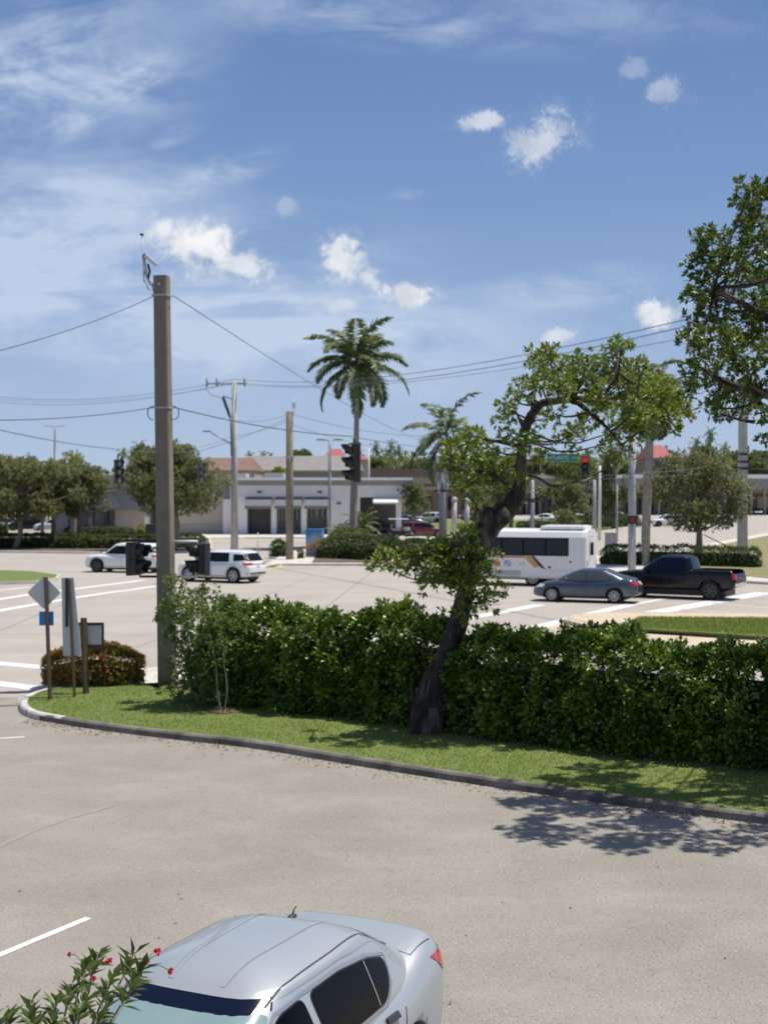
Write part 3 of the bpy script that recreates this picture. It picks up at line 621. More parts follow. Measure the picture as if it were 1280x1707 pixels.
qs, ds = zip(*[blobpts(int(80 * (r / .3) ** 2), np.array(c) - o, r * 1.15, 1, .2) for c, r in cl]); c, dd, nn = tufts(np.concatenate(qs), np.concatenate(ds) + [0, 0, .4], 8, .7, .05); leaves('foliage', c, dd, nn, rng.uniform(.06, .1, len(c)), .042, 'shrub_leaf', root)
b0 = G(371, 1196); root = thing('sapling', 'thin twin stemmed sapling in a ring of dry mulch on the grass strip', 'sapling', tuple(b0)); o = np.array(b0)
bm = bmesh.new()
for dx in (-.07, .07):
    pp, rr = smoothpts([b0 + Vector((dx * .5, 0, .1)), b0 + Vector((dx * 1.6, 0, .6)), b0 + Vector((dx * 1.2 - .05, .02, 1.15)), b0 + Vector((dx * 2 - .12, .05, 1.7))], [.02, .017, .014, .008], 2); tube(bm, pp, rr, 6)
bmesh.ops.translate(bm, vec=-b0, verts=bm.verts[:]); obj('stem', bm, 'pale_bark', root, True)
qs, ds = zip(*[blobpts(int(26 * (r / .3) ** 2), np.array(c_), r, 1, .3) for c_, r in [((-.1, 0, 1.35), .28), ((-.2, .05, 1.7), .25), ((.12, 0, 1.6), .2), ((-.02, .1, 1.1), .2), ((-.15, 0, 2.0), .14)]]); c, dd, nn = tufts(np.concatenate(qs), np.concatenate(ds) + [0, 0, .3], 7, .7, .05); leaves('foliage', c, dd, nn, rng.uniform(.05, .085, len(c)), .036, 'shrub_leaf', root)
bm = bmesh.new(); lathe(bm, [(.30, .11), (.27, .15), (.1, .17), (.02, .17)], 20); obj('mulch_ring', bm, 'mulch', root, True)
cc_ = rng.uniform(-.22, .22, (130, 3)) * [1, 1, 0] + [0, 0, .14]; leaves('dry_leaves', cc_, rng.normal(size=(130, 3)) * [1, 1, .4] + [0, 0, .6], rng.normal(size=(130, 3)), .1, .03, 'mulch', root)

# far trees
def auto_tree(nm, label, px, Y, top, wpx, lm, n=26, L=.3, W=.16, trunkh=.35, bark='pale_bark', group=None, k=6, dens=13, cat='tree', low=None, rr=(.13, .2)):
    """px centre, Y distance, top and crown bottom in px of the photograph, wpx crown width"""
    b = GX(px, Y); w = wpx / FP0 * Y; h = P(px, top, Y).z; zb = max(.5, P(px, low, Y).z) if low else h * trunkh; bm = bmesh.new()
    tube(bm, *smoothpts([b, b + Vector((.05 * w, 0, zb * .6)), b + Vector((0, 0, zb + (h - zb) * .35))], [.035 * h, .028 * h, .015 * h], 1), 8); cl = []; sk = [b + Vector((0, 0, zb * .9)), b + Vector((0, 0, zb + (h - zb) * .3))]
    for i in range(n):
        a = random.uniform(0, 6.283); q = random.uniform(0, 1) ** .5; zt = random.uniform(0, 1); env = math.sqrt(max(.05, 1 - (zt * 1.9 - .8) ** 2 / 1.35)) 
        r = random.uniform(*rr) * min(w, (h - zb) * 1.6); cl.append((b + Vector((math.cos(a) * q * (w / 2 - r * .6) * env, math.sin(a) * q * (w / 2 - r * .6) * env * .8, zb + r * .5 + zt * max(.1, h - zb - r * 1.3))), r))
    return place_tree(nm, label, cat, tuple(b), bm, cl, k, L, W, lm, bark, dens=dens * .16 / max(.05, (L * .5)) * .85, group=group, skel=sk, twig=.03)
auto_tree('oak_tree', 'wide grey green oak at the left edge in front of the shop', 25, 60, 756, 250, 'oak_leaf', 90, .28, .13, low=862, dens=10, rr=(.09, .15))
auto_tree('oak_tree', 'low spreading oak between the wide left oak and the small one', 84, 63, 764, 150, 'oak_leaf', 50, .28, .13, low=855, dens=9, rr=(.1, .16))
auto_tree('oak_tree', 'small grey green oak overlapping the left oak nearer the shop front', 132, 62, 768, 112, 'oak_leaf', 46, .28, .13, low=862, dens=9, rr=(.1, .17))
auto_tree('oak_tree', 'round olive green oak behind the thick concrete pole', 288, 58, 732, 188, 'oak_leaf', 62, .28, .13, low=858, dens=9, rr=(.09, .16))
auto_tree('oak_tree', 'spreading young oak with forked trunk beyond the black pickup', 1158, 47, 745, 190, 'oak_leaf', 64, .22, .11, low=880, dens=8, rr=(.08, .14))
auto_tree('small_tree', 'small thin crowned yellowish tree at the right end of the white building', 690, 80, 802, 56, 'dull_leaf', 16, .35, .18, low=862, dens=9)
auto_tree('parking_tree', 'brownish feathery tree above the bus', 945, 85, 800, 80, 'oak_leaf', 22, .35, .16, low=858, dens=9)
auto_tree('parking_tree', 'green tree behind the leaning trunk at left of the red signal', 850, 90, 775, 70, 'dull_leaf', 22, .35, .18, low=850, dens=9)
auto_tree('parking_tree', 'tall green tree between the white light pole and grey pole', 1022, 92, 748, 66, 'dull_leaf', 30, .38, .18, low=862, dens=10)
auto_tree('parking_tree', 'leafy tree behind the two red signals', 975, 96, 762, 62, 'dull_leaf', 24, .38, .18, low=856, dens=10)
auto_tree('parking_tree', 'low dark purple leaved tree just over the bus roof', 940, 66, 845, 62, 'dull_leaf', 16, .3, .14, low=878, dens=9)
auto_tree('parking_tree', 'light green tree left of the yellow bushes by the lantern poles', 815, 100, 812, 60, 'oak_leaf', 18, .4, .18, low=862, dens=9)
for i, (px, top, w, Y, lb) in enumerate([(1120, 752, 60, 185, 'tree behind the forked oak at its left'), (1180, 738, 70, 182, 'tall tree rising behind the forked oak'), (1262, 748, 90, 180, 'broad tree at the right edge beyond the pale pole'), (1225, 752, 60, 186, 'tree just left of the pale concrete pole far off'), (700, 765, 60, 150, 'far tree between the skyline palms'), (770, 760, 80, 150, 'far tree under the drooping palm'), (630, 762, 60, 155, 'far dark tree right of the big signal'),
                                         (860, 762, 90, 150, 'far tree seen through the leaning tree'), (940, 765, 90, 150, 'far tree seen behind the green street sign'), (235, 745, 36, 110, 'far tree above the shop roof'), (20, 762, 90, 100, 'dark tree behind the left oak'), (500, 745, 50, 190, 'distant tree on the skyline over the grey roof'), (560, 748, 40, 190, 'distant tree beside the red roof'), (1060, 770, 60, 190, 'tree under the red roofed house')]):
    auto_tree('background_tree', lb, px, Y, top, w, 'dull_leaf', 22, .6, .3, low=806, dens=16, group='trees on the skyline')
def bushline(nm, lb, px, h, th, lm='clipped_leaf', Lf=.13, dens=60, grp=None, cat='hedge'):
    hedge(nm, lb, cat, GP(px), th, h, dens, 7, Lf, Lf * .55, lm, group=grp, lump=.12, z0=.1)
blades('median_grass', [tuple(a) for a in GP([(1030, 1044), (1066, 1030), (1480, 1033), (1480, 1077), (1280, 1062), (1045, 1048)], .13)], 60000, .09, 'grass_blade', .155, 'mown grass on the right median')
bushline('low_hedge', 'low dark green hedge under the left oak along the far kerb', [(-60, 915), (60, 915), (152, 917)], 1.05, 2.2)
bushline('low_hedge', 'low hedge behind the front white car', [(120, 916), (240, 917), (342, 914)], 1.0, 1.6)
bushline('low_hedge', 'low clipped hedge with rounded top below the tall palm', [(535, 932), (600, 934), (668, 938)], 1.45, 3.4, dens=70)
bushline('low_hedge', 'low green hedge left of the bus behind the leaning trunk', [(668, 932), (760, 936), (850, 940)], 1.2, 2.0, 'clipped_leaf', dens=60)
bushline('low_hedge', 'low clipped hedge behind the black pickup', [(1000, 944), (1130, 946), (1268, 950)], 1.15, 1.1, Lf=.12, dens=60)
bushline('low_hedge', 'thin green hedge beyond the bus roof', [(860, 884), (985, 885)], .9, 1.5)
bushline('low_hedge', 'bushy green verge around the white light pole', [(960, 882), (1060, 878)], 1.5, 2.4)
bushline('low_hedge', 'dark low planting in front of the left shop', [(110, 894), (225, 896)], .8, 1.2)
bushline('round_bush', 'dark round bush left of the weathered wooden pole', [(455, 930), (476, 931)], 1.1, 1.2, cat='bush')
bushline('round_bush', 'small dark bush between the wooden pole and the painted cabinet', [(496, 934), (506, 934)], .7, .8, cat='bush')
bushline('yellow_bush', 'yellow green bush beside the grey utility cabinet', [(228, 899), (244, 899)], 1.4, 1.2, 'bright_leaf', cat='bush')
bushline('yellow_bush', 'yellow bush on the flat roof of the white building', [(2, 0), (2, 0)] if 0 else [(795, 888), (830, 888)], .9, 1.4, 'bright_leaf', cat='bush') if 0 else None
bushline('yellow_bush', 'yellow green planting by the lantern poles', [(755, 888), (835, 889)], .8, 1.4, 'bright_leaf', cat='bush')
bushline('round_bush', 'dark bush at the left edge by the parked cars', [(-10, 892), (14, 892)], 1.6, 1.4, cat='bush')

# palms
def palm_mesh_parts(root, H, r0, r1, Lf, nf, droop, seed, trunk_m='palm_trunk', bulge=0., leafw=.06, nl=34, low=-.6):
    rg = random.Random(seed); bm = bmesh.new()
    tube(bm, *smoothpts([(0, 0, 0), (0, 0, H * .3), (.02 * H, 0, H * .65), (.02 * H, 0, H - .2)], [r0, r0 * 1.05, (r0 + r1) / 2 + bulge, r1], 2), 12); obj('trunk', bm, trunk_m, root, True)
    top = Vector((.02 * H, 0, H - .3)); bm = bmesh.new(); tube(bm, [top, top + Vector((0, 0, Lf * .22)), top + Vector((0, 0, Lf * .42))], [r1 * 1.15, r1 * 1.0, r1 * .4], 10); obj('crownshaft', bm, 'green_stem', root, True)
    b, d, n, L_ = [], [], [], []; bm = bmesh.new(); st = top + Vector((0, 0, Lf * .36))
    for i in range(nf):
        az = i * 2.39996 + rg.uniform(-.2, .2); el = (1.45 + (low - 1.45) * (i / (nf - 1)) ** .9); h = Vector((math.cos(az), math.sin(az), 0)); ln = Lf * rg.uniform(.85, 1.08); p = st.copy(); pts = [p.copy()]; e = el
        for s in range(10):
            p = p + (h * math.cos(e) + Vector((0, 0, math.sin(e)))) * ln / 10; pts.append(p.copy()); e -= droop / 10 * (.5 + s * .13)
        tube(bm, pts, [.03 * (1 - j / 11.5) + .006 for j in range(11)], 4)
        side = h.cross(Vector((0, 0, 1)))
        for j in range(nl):
            t = .1 + .9 * j / nl; q = t * 10; k0 = min(9, int(q)); pp = pts[k0].lerp(pts[k0 + 1], q - k0); tn = (pts[k0 + 1] - pts[k0]).normalized()
            ll = Lf * .24 * math.sin(math.pi * min(1, .18 + t * .8)) ** .7
            for sg in (-1, 1):
                dd = (side * sg * .8 + tn * (.45 + .4 * t) + Vector((0, 0, rg.uniform(-.75, .05)))).normalized(); b.append(pp); d.append(dd); n.append(tn.cross(dd) + Vector((rg.uniform(-.4, .4), 0, rg.uniform(-.4, .4)))); L_.append(ll * rg.uniform(.8, 1.1))
    obj('frond_stalks', bm, 'green_stem', root, True)
    leaves('crown', np.array([tuple(x) for x in b]), np.array([tuple(x) for x in d]), np.array([tuple(x) for x in n]), np.array(L_), leafw, 'palm_leaf', root, fold=.05)
def palm(nm, lb, px, Y, top, r0, r1, Lf, nf=16, droop=1.5, seed=1, nl=34, leafw=.07, group=None, low=-.6, trunk_m='palm_trunk'):
    b = GX(px, Y); H = P(px, top, Y).z - Lf * .42; root = thing(nm, lb, 'palm tree', tuple(b), 0, group); palm_mesh_parts(root, H, r0, r1, Lf, nf, droop, seed, trunk_m, 0., leafw, nl, low); return root
palm('royal_palm', 'tall royal palm with full crown rising above the white building', 589, 62, 590, .30, .16, 5.4, 20, 1.5, 3, 64, .18, low=-.6)
palm('coconut_palm', 'palm with drooping fronds right behind the pole with transformers', 741, 66, 712, .16, .1, 4.9, 14, 1.5, 8, 50, .15, low=-.9)
palm('royal_palm', 'tall palm with thick pale trunk behind the leaning tree crown', 1076, 46, 640, .27, .25, 3.5, 20, 2.1, 5, 50, .14, low=-.9)
auto_tree('yellow_bush', 'yellow green foliage showing just over the white building roof', 466, 96, 780, 26, 'bright_leaf', 8, .4, .2, low=800, cat='bush', dens=20, rr=(.3, .4))
auto_tree('yellow_tree', 'yellow leaved tree showing behind the left oaks', 122, 74, 752, 46, 'bright_leaf', 14, .35, .16, low=800, dens=12)
bushline('round_bush', 'dense green shrubs round the foot of the tall royal palm', [(552, 921), (618, 923)], 1.6, 1.6, lm='dull_leaf', Lf=.2, dens=22, cat='bush')
palm('small_palm', 'short bushy palm at the foot of the tall royal palm', 602, 63, 868, .1, .1, 2.2, 14, 1.2, 9, 24, .09, low=.0)
palm('small_palm', 'dark short palm left of the tall royal palm foot', 566, 64, 884, .1, .1, 1.8, 12, 1.2, 10, 24, .09, low=.0)
sp = [(598, 752, 150, 'leftmost palm of the skyline row right of the big signal'), (626, 737, 185, 'highest small skyline palm right of the big signal'), (652, 733, 190, 'second small skyline palm right of the big signal'), (664, 745, 180, 'lower skyline palm left of the drooping palm'), (440, 752, 190, 'small distant palm just left of the weathered wooden pole'), (452, 755, 195, 'faint distant palm beside the wooden pole'), (502, 752, 190, 'small distant palm just right of the wooden pole'), (417, 752, 200, 'distant palm between the two tall poles'),
      (1158, 728, 150, 'skyline palm rising behind the forked oak'), (1185, 712, 150, 'tallest skyline palm left of the pale concrete pole'), (1206, 738, 155, 'skyline palm just left of the pale concrete pole'), (231, 735, 120, 'small palm above the shop roof left of the thick pole'), (205, 748, 150, 'tiny palm tuft beside the hanging signal at left')]
proto = None
for i, (px, top, Y, lb) in enumerate(sp):
    b = GX(px, Y); h = P(px, top, Y).z
    if proto is None:
        proto = thing('skyline_palm', lb, 'palm tree', tuple(b), 0, 'small palms on the skyline'); palm_mesh_parts(proto, 10, .2, .15, 2.0, 12, 1.8, 21, leafw=.22, nl=12); o = proto; proto['h'] = 1
        o.scale = (1, 1, h / 11.5)
    else:
        o = dup(proto, tuple(b), random.uniform(0, 6), lb); o.scale = (1, 1, h / 11.5)
del proto['h']
for o in C.objects:
    if 'h' in o.keys(): del o['h']
# ------------------------------------------------------------------ vehicles
def box_smooth(a, n):
    k = np.ones(n) / n; p = np.pad(a, n // 2, mode='edge'); return np.convolve(p, k, mode='valid')[:len(a)]
def car_shell(p):
    """body + cabin meshes in local space (+x front, +y left)"""
    L = p['L']; xs = np.linspace(-L / 2, L / 2, int(L / .09)); tp = np.array(p['top']); bt = np.array(p['bot']); wd = np.array(p['wid'])
    T = np.interp(xs, tp[:, 0], tp[:, 1]); B = np.interp(xs, bt[:, 0], bt[:, 1]); W_ = np.interp(xs, wd[:, 0], wd[:, 1])
    if p.get('smooth', 3): n = p.get('smooth', 3); T, B, W_ = (box_smooth(a, n) for a in (T, B, W_))
    bm = bmesh.new(); rings = []; cr = p.get('crown', .05); sq = p.get('sh', .9)
    for x, t, b, w in zip(xs, T, B, W_):
        h = t - b; half = [(0, b), (.75 * w, b), (.95 * w, b + .05 * h), (.99 * w, b + .2 * h), (w, b + .45 * h), (w * .998, b + .64 * h), (.985 * w, b + .8 * h), (sq * w, b + .955 * h), (sq * w * .85, t + cr * .15), (.5 * w, t + cr * .7), (0, t + cr)]
        rings.append([bm.verts.new((x, y, z)) for y, z in half] + [bm.verts.new((x, -y, z)) for y, z in half[-2:0:-1]])
    n = len(rings[0])
    for i in range(len(rings) - 1):
        for k in range(n): bm.faces.new((rings[i][k], rings[i][(k + 1) % n], rings[i + 1][(k + 1) % n], rings[i + 1][k]))
    bm.faces.new(rings[0][::-1]); bm.faces.new(rings[-1]); bmesh.ops.recalc_face_normals(bm, faces=bm.faces[:])
    me = bpy.data.meshes.new('body'); bm.to_mesh(me); bm.free(); body = mesh_obj('body', me, p['paint'], None, True)
    s = body.modifiers.new('s', 'SUBSURF'); s.levels = s.render_levels = 1
    cut = []
    bm = bmesh.new()
    for wx in p['wheels']:
        lathe(bm, [(p['wr'] * 1.17, -3), (p['wr'] * 1.17, 3)], 40, Matrix.Translation((wx, 0, p['wr'] + p.get('wlift', .03))) @ Matrix.Rotation(R(90), 4, 'X'))
        # keep the middle of the body: two short drums instead of one long
    bm.free(); bm = bmesh.new()
    for wx in p['wheels']:
        for sg in (-1, 1):
            lathe(bm, [(p['wr'] * 1.17, -.16), (p['wr'] * 1.17, .6)], 40, Matrix.Translation((wx, sg * (p['W'] / 2 - .14), p['wr'] + p.get('wlift', .03))) @ Matrix.Rotation(R(-90 * sg), 4, 'X'))
    if p.get('bed'):
        x0, x1, y, z = p['bed']; box(bm, x0, x1, -y, y, z, 3)
    c = obj('cutter', bm, None); m = body.modifiers.new('b', 'BOOLEAN'); m.operation = 'DIFFERENCE'; m.object = c; m.solver = 'EXACT'
    bake(body); bpy.data.objects.remove(c)
    # cabin
    bm = bmesh.new(); z0, z1, H = p['z0'], p['z1'], p['H']; e = p.get('n', 4.); NS = 72; rings = []
    ts = [0, .15, .3, .45, .6, .72, .82, .9, .96, 1.]
    for t in ts:
        q = p.get('curve', 1.25); xf = p['xwf'] + (p['xrf'] - p['xwf']) * t ** q; xr = p['xwr'] + (p['xrr'] - p['xwr']) * t ** q; b = p['bw'] + (p['rw'] - p['bw']) * t ** 1.15
        z = z0 + (z1 - z0) * t; c_, a = (xf + xr) / 2, (xf - xr) / 2; rings.append([(c_, a, b, z)])
    c_, a, b, z = rings[-1][0]
    for s in (.975, .93, .85, .7, .5, .28): rings.append([(c_, a * (1 - (1 - s) * .75), b * s, z1 + (H - z1) * (1 - s ** 2.6))])
    RR = []
    for (c_, a, b, z), in rings:
        rr = []
        for k in range(NS):
            th = 2 * math.pi * k / NS; x = math.copysign(abs(math.cos(th)) ** (2 / e), math.cos(th)); y = math.copysign(abs(math.sin(th)) ** (2 / e), math.sin(th))
            rr.append(bm.verts.new((c_ + a * x, b * y, z)))
        RR.append(rr)
    for i in range(len(RR) - 1):
        for k in range(NS): bm.faces.new((RR[i][k], RR[i][(k + 1) % NS], RR[i + 1][(k + 1) % NS], RR[i + 1][k]))
    bm.faces.new(RR[-1]); bmesh.ops.recalc_face_normals(bm, faces=bm.faces[:])
    me = bpy.data.meshes.new('roof'); bm.to_mesh(me); bm.free(); cab = mesh_obj('roof', me, p['paint'], None, True)
    return body, cab
def bvh_of(*objs):
    V, F = [], []
    for o in objs:
        k = len(V); V += [v.co.copy() for v in o.data.vertices]; F += [[i + k for i in q.vertices] for q in o.data.polygons]
    return BVHTree.FromPolygons(V, F)
def decal(name, pts, d, bvh, offs, m, parent, step=.1, thick=0., smooth=True, reach=3., lim=9.):
    """a patch cut to outline pts, laid onto the body along direction d"""
    d = Vector(d).normalized(); bm = bmesh.new(); f = bm.faces.new([bm.verts.new(p) for p in pts]); bm.normal_update()
    u = (Vector(pts[1]) - Vector(pts[0])); u = (u - d * u.dot(d)).normalized(); v = d.cross(u)
    for ax in (u, v):
        vals = [Vector(p).dot(ax) for p in pts]; a = min(vals) + step * .5
        while a < max(vals):
            bmesh.ops.bisect_plane(bm, geom=bm.verts[:] + bm.edges[:] + bm.faces[:], plane_co=ax * a, plane_no=ax); a += step
    bmesh.ops.triangulate(bm, faces=bm.faces[:])
    kill = []
    for w in bm.verts:
        h, n, i, dist = bvh.ray_cast(w.co - d * reach, d)
        if h is None or dist > reach + lim: kill.append(w)
        else: w.co = h - d * offs
    bmesh.ops.delete(bm, geom=kill, context='VERTS'); bm.normal_update()
    if sum(q.normal.dot(d) for q in bm.faces) > 0: bmesh.ops.reverse_faces(bm, faces=bm.faces[:])
    if thick:
        g = bmesh.ops.extrude_face_region(bm, geom=bm.faces[:]); vs = [q for q in g['geom'] if isinstance(q, bmesh.types.BMVert)]; bmesh.ops.translate(bm, vec=-d * thick, verts=vs); bmesh.ops.recalc_face_normals(bm, faces=bm.faces[:])
    return obj(name, bm, m, parent, smooth)
def XZ(l, y=0): return [(x, y, z) for x, z in l]
def ribbon(name, line_, w, d, bvh, offs, m, parent, step=.07):
    d = Vector(d); pts = [Vector(q) for q in line_]; A, B_ = [], []
    for i, q in enumerate(pts):
        t = (pts[min(i + 1, len(pts) - 1)] - pts[max(i - 1, 0)]).normalized(); s = t.cross(d).normalized() * w / 2; A.append(q + s); B_.append(q - s)
    bm = bmesh.new()
    for i in range(len(pts) - 1):
        n = max(1, int((pts[i + 1] - pts[i]).length / step))
        for j in range(n):
            a, b = j / n, (j + 1) / n; q = [A[i].lerp(A[i + 1], a), A[i].lerp(A[i + 1], b), B_[i].lerp(B_[i + 1], b), B_[i].lerp(B_[i + 1], a)]; vs = []
            for co in q:
                h, nn, _, _ = bvh.ray_cast(co - d * 3, d)
                if h is None: break
                vs.append(h - d * offs)
            if len(vs) == 4: bm.faces.new([bm.verts.new(v) for v in vs])
    bmesh.ops.remove_doubles(bm, verts=bm.verts[:], dist=.0005)
    if len(bm.faces): return obj(name, bm, m, parent, True)
    bm.free()
def rounded(l, r=.05, n=4):       # round the corners of a 2D outline
    out = []
    for i, p in enumerate(l):
        p = Vector(p); a = Vector(l[i - 1]); b = Vector(l[(i + 1) % len(l)]); ra = min(r, (a - p).length * .45); rb = min(r, (b - p).length * .45)
        s = p + (a - p).normalized() * ra; e = p + (b - p).normalized() * rb
        for k in range(n + 1):
            t = k / n; q = s * (1 - t) ** 2 + p * 2 * t * (1 - t) + e * t * t; out.append((q.x, q.y))
    return out
def wheel(root, x, y, r, w, rim_m, spokes=5, sg=1, lift=0.):
    mt = Matrix.Translation((x, y, r + lift)) @ Matrix.Rotation(R(-90 * sg), 4, 'X')      # local z points outwards
    bm = bmesh.new(); lathe(bm, [(r * .62, -w / 2), (r * .93, -w / 2), (r, -w / 2 + .03), (r, w / 2 - .03), (r * .95, w / 2), (r * .68, w / 2), (r * .64, w / 2 - .02), (r * .62, 0)], 36, mt, cap=True)
    wh = obj('wheel', bm, 'tyre', root, True)
    bm = bmesh.new(); lathe(bm, [(r * .66, w / 2 - .03), (r * .68, w / 2 + .001), (r * .60, w / 2 + .003), (r * .58, w / 2 - .03)], 32, mt, cap=False)
    lathe(bm, [(r * .16, w / 2 - .06), (r * .16, w / 2 - .005), (r * .08, w / 2 + .004)], 16, mt)
    for k in range(spokes):
        a = 2 * math.pi * k / spokes; box(bm, r * .1, r * .62, -.1 * r * 5 / spokes * 1.2, .1 * r * 5 / spokes * 1.2, w / 2 - .045, w / 2 - .008, mt @ Matrix.Rotation(a, 4, 'Z'))
    obj('rim', bm, rim_m, wh)
    bm = bmesh.new(); lathe(bm, [(r * .63, w / 2 - .06), (r * .63, w / 2 - .05), (.01, w / 2 - .05)], 24, mt, cap=False); obj('brake_disc', bm, 'black_trim', wh)
    return wh
def mirror_part(root, x, y, z, m, s=1.):
    bm = bmesh.new(); sg = 1 if y > 0 else -1; bmesh.ops.create_icosphere(bm, subdivisions=2, radius=1, matrix=Matrix.Translation((x, y + sg * .13 * s, z + .05)) @ Matrix.Diagonal((.07 * s, .12 * s, .085 * s, 1)))
    tube(bm, [(x + .01, y - sg * .03, z), (x, y + sg * .08 * s, z + .02)], .025, 6); obj('mirror', bm, m, root, True)
def car(nm, label, cat, loc, rz, p, group=None, detail=1):
    root = thing(nm, label, cat, loc, rz, group); p = dict(p)
    body, cab = car_shell(p); body.parent = root; cab.parent = root; bv = bvh_of(body, cab); W = p['W']; bvb = bvh_of(body)
    for y in (1, -1):
        for i, win in enumerate(p['win']):
            q = rounded(win, .06)
            decal('side_window', XZ(q, y * 2), (0, -y, 0), bv, .008, p.get('glass', 'car_glass'), root)
            if detail > 1:
                cx, cz = np.mean([a[0] for a in win]), np.mean([a[1] for a in win])
                g = rounded([(cx + (a - cx) * 1.03, cz + (b - cz) * 1.05) for a, b in win], .07); decal('window_seal', XZ(g, y * 2), (0, -y, 0), bv, .004, 'black_trim', root)
        for x in p['wheels']: wheel(root, x, y * (W / 2 - .125), p['wr'], .22, p.get('rim', 'rim_silver'), p.get('spokes', 5), y)
        for x, z in p.get('handles', []): decal('door_handle', XZ([(x - .09, z - .02), (x + .09, z - .02), (x + .09, z + .02), (x - .09, z + .02)], y * 2), (0, -y, 0), bvb, .012, p.get('handle_m', p['paint']), root, thick=.018, smooth=False)
        for s in p.get('seams', []): ribbon('door_seam', XZ(s, y * 2), .014, (0, -y, 0), bvb, .0025, 'seam', root)
        if p.get('sill'): 
            x0, x1, h = p['sill']; decal('sill', XZ([(x0, .12), (x1, .12), (x1, h), (x0, h)], y * 2), (0, -y, 0), bvb, .008, 'dark_plastic', root)
        if p.get('mirror'): mirror_part(root, *[p['mirror'][0], y * p['mirror'][1], p['mirror'][2]], p.get('mirror_m', p['paint']))
        if p.get('arch'):
            for x in p['wheels']:
                a0 = [(x + math.cos(R(a)) * p['wr'] * 1.2, p['wr'] + .03 + math.sin(R(a)) * p['wr'] * 1.2) for a in range(-8, 189, 7)]; ribbon('wheel_arch', XZ(a0, y * 2), .09, (0, -y, 0), bvb, .01, 'dark_plastic', root)
    # front and rear glass
    def yz(l, x): return [(x, y, z) for y, z in l]
    decal('windscreen', yz(rounded(p['wind'], .06), 4), (-1, 0, 0), bv, .008, p.get('wglass', p.get('glass', 'car_glass')), root, reach=4)
    for bnd in p.get('bands', []):
        for y in (1, -1): decal('window_surround', XZ(rounded(bnd, .04), y * 2), (0, -y, 0), bv, .004, 'tint_glass', root)
    if p.get('back'): decal('rear_window', yz(rounded(p['back'], .06), -4), (1, 0, 0), bv, .008, p.get('glass', 'car_glass'), root, reach=4)
    for nm2, pts, d, m in p.get('lamps', []):
        for y in (1, -1): decal(nm2, [(a, b * y, c) for a, b, c in pts], (d[0], d[1] * y, d[2]), bv, .008, m, root, step=.06, reach=2, lim=.75)
    for nm2, pts, d, m in p.get('extra', []): decal(nm2, pts, d, bv, .008, m, root, reach=3)
    bm = bmesh.new(); box(bm, -p['L'] / 2 + .5, p['L'] / 2 - .5, -W / 2 + .25, W / 2 - .25, .17, .42); obj('underbody', bm, 'black_trim', root)
    return root, bv

SEDAN = dict(L=4.6, W=1.78, H=1.45, z0=.88, z1=1.36, wr=.32, wheels=(1.38, -1.30), paint='bluegrey_paint', smooth=5,
    top=[(-2.3, .62), (-2.24, .93), (-2.1, 1.03), (-1.7, 1.04), (-1.2, .96), (0, .92), (.95, .93), (1.4, .88), (1.95, .77), (2.2, .62), (2.3, .45)],
    bot=[(-2.3, .42), (-2.15, .28), (-1.6, .2), (1.7, .19), (2.2, .22), (2.3, .3)], wid=[(-2.3, .6), (-2.22, .74), (-2.0, .84), (-1.4, .885), (1.4, .885), (1.9, .83), (2.15, .7), (2.3, .45)],
    xwf=1.38, xrf=.38, xwr=-2.02, xrr=-1.0, bw=.81, rw=.58, n=3.8, crown=.04,
    win=[[(1.0, .94), (.28, 1.31), (-.02, 1.33), (-.06, .93)], [(-.13, .93), (-.09, 1.33), (-.85, 1.31), (-1.02, 1.26), (-1.0, .96)], [(-1.07, .97), (-1.09, 1.23), (-1.5, 1.03), (-1.46, .98)]],
    wind=[(-.62, .97), (.62, .97), (.5, 1.37), (-.5, 1.37)], back=[(-.58, 1.06), (.58, 1.06), (.48, 1.36), (-.48, 1.36)],
    seams=[[(.95, .35), (.98, .9)], [(-.12, .3), (-.13, .92)], [(-.95, .45), (-1.12, .7), (-1.14, .92)], [(.95, .33), (-.8, .3)]], handles=[(-.02, .83), (-1.0, .85)], mirror=(.72, .84, .94), sill=None,
    lamps=[('tail_light', [(-2.6, .48, .76), (-2.2, .95, .78), (-2.05, 1.0, .90), (-2.5, .44, .92)], (.75, -.66, 0), 'tail_red'), ('headlight', [(2.6, .30, .60), (1.9, .98, .62), (1.9, .98, .76), (2.5, .35, .72)], (-.75, -.66, 0), 'headlamp')],
    extra=[('number_plate', [(-4, -.16, .78), (-4, .16, .78), (-4, .16, .92), (-4, -.16, .92)], (1, 0, 0), 'worn_paint'), ('rear_bumper_trim', [(-4, -.55, .3), (-4, .55, .3), (-4, .5, .4), (-4, -.5, .4)], (1, 0, 0), 'black_trim'), ('grille', [(4, -.45, .3), (4, .45, .3), (4, .4, .48), (4, -.4, .48)], (-1, 0, 0), 'black_trim')])
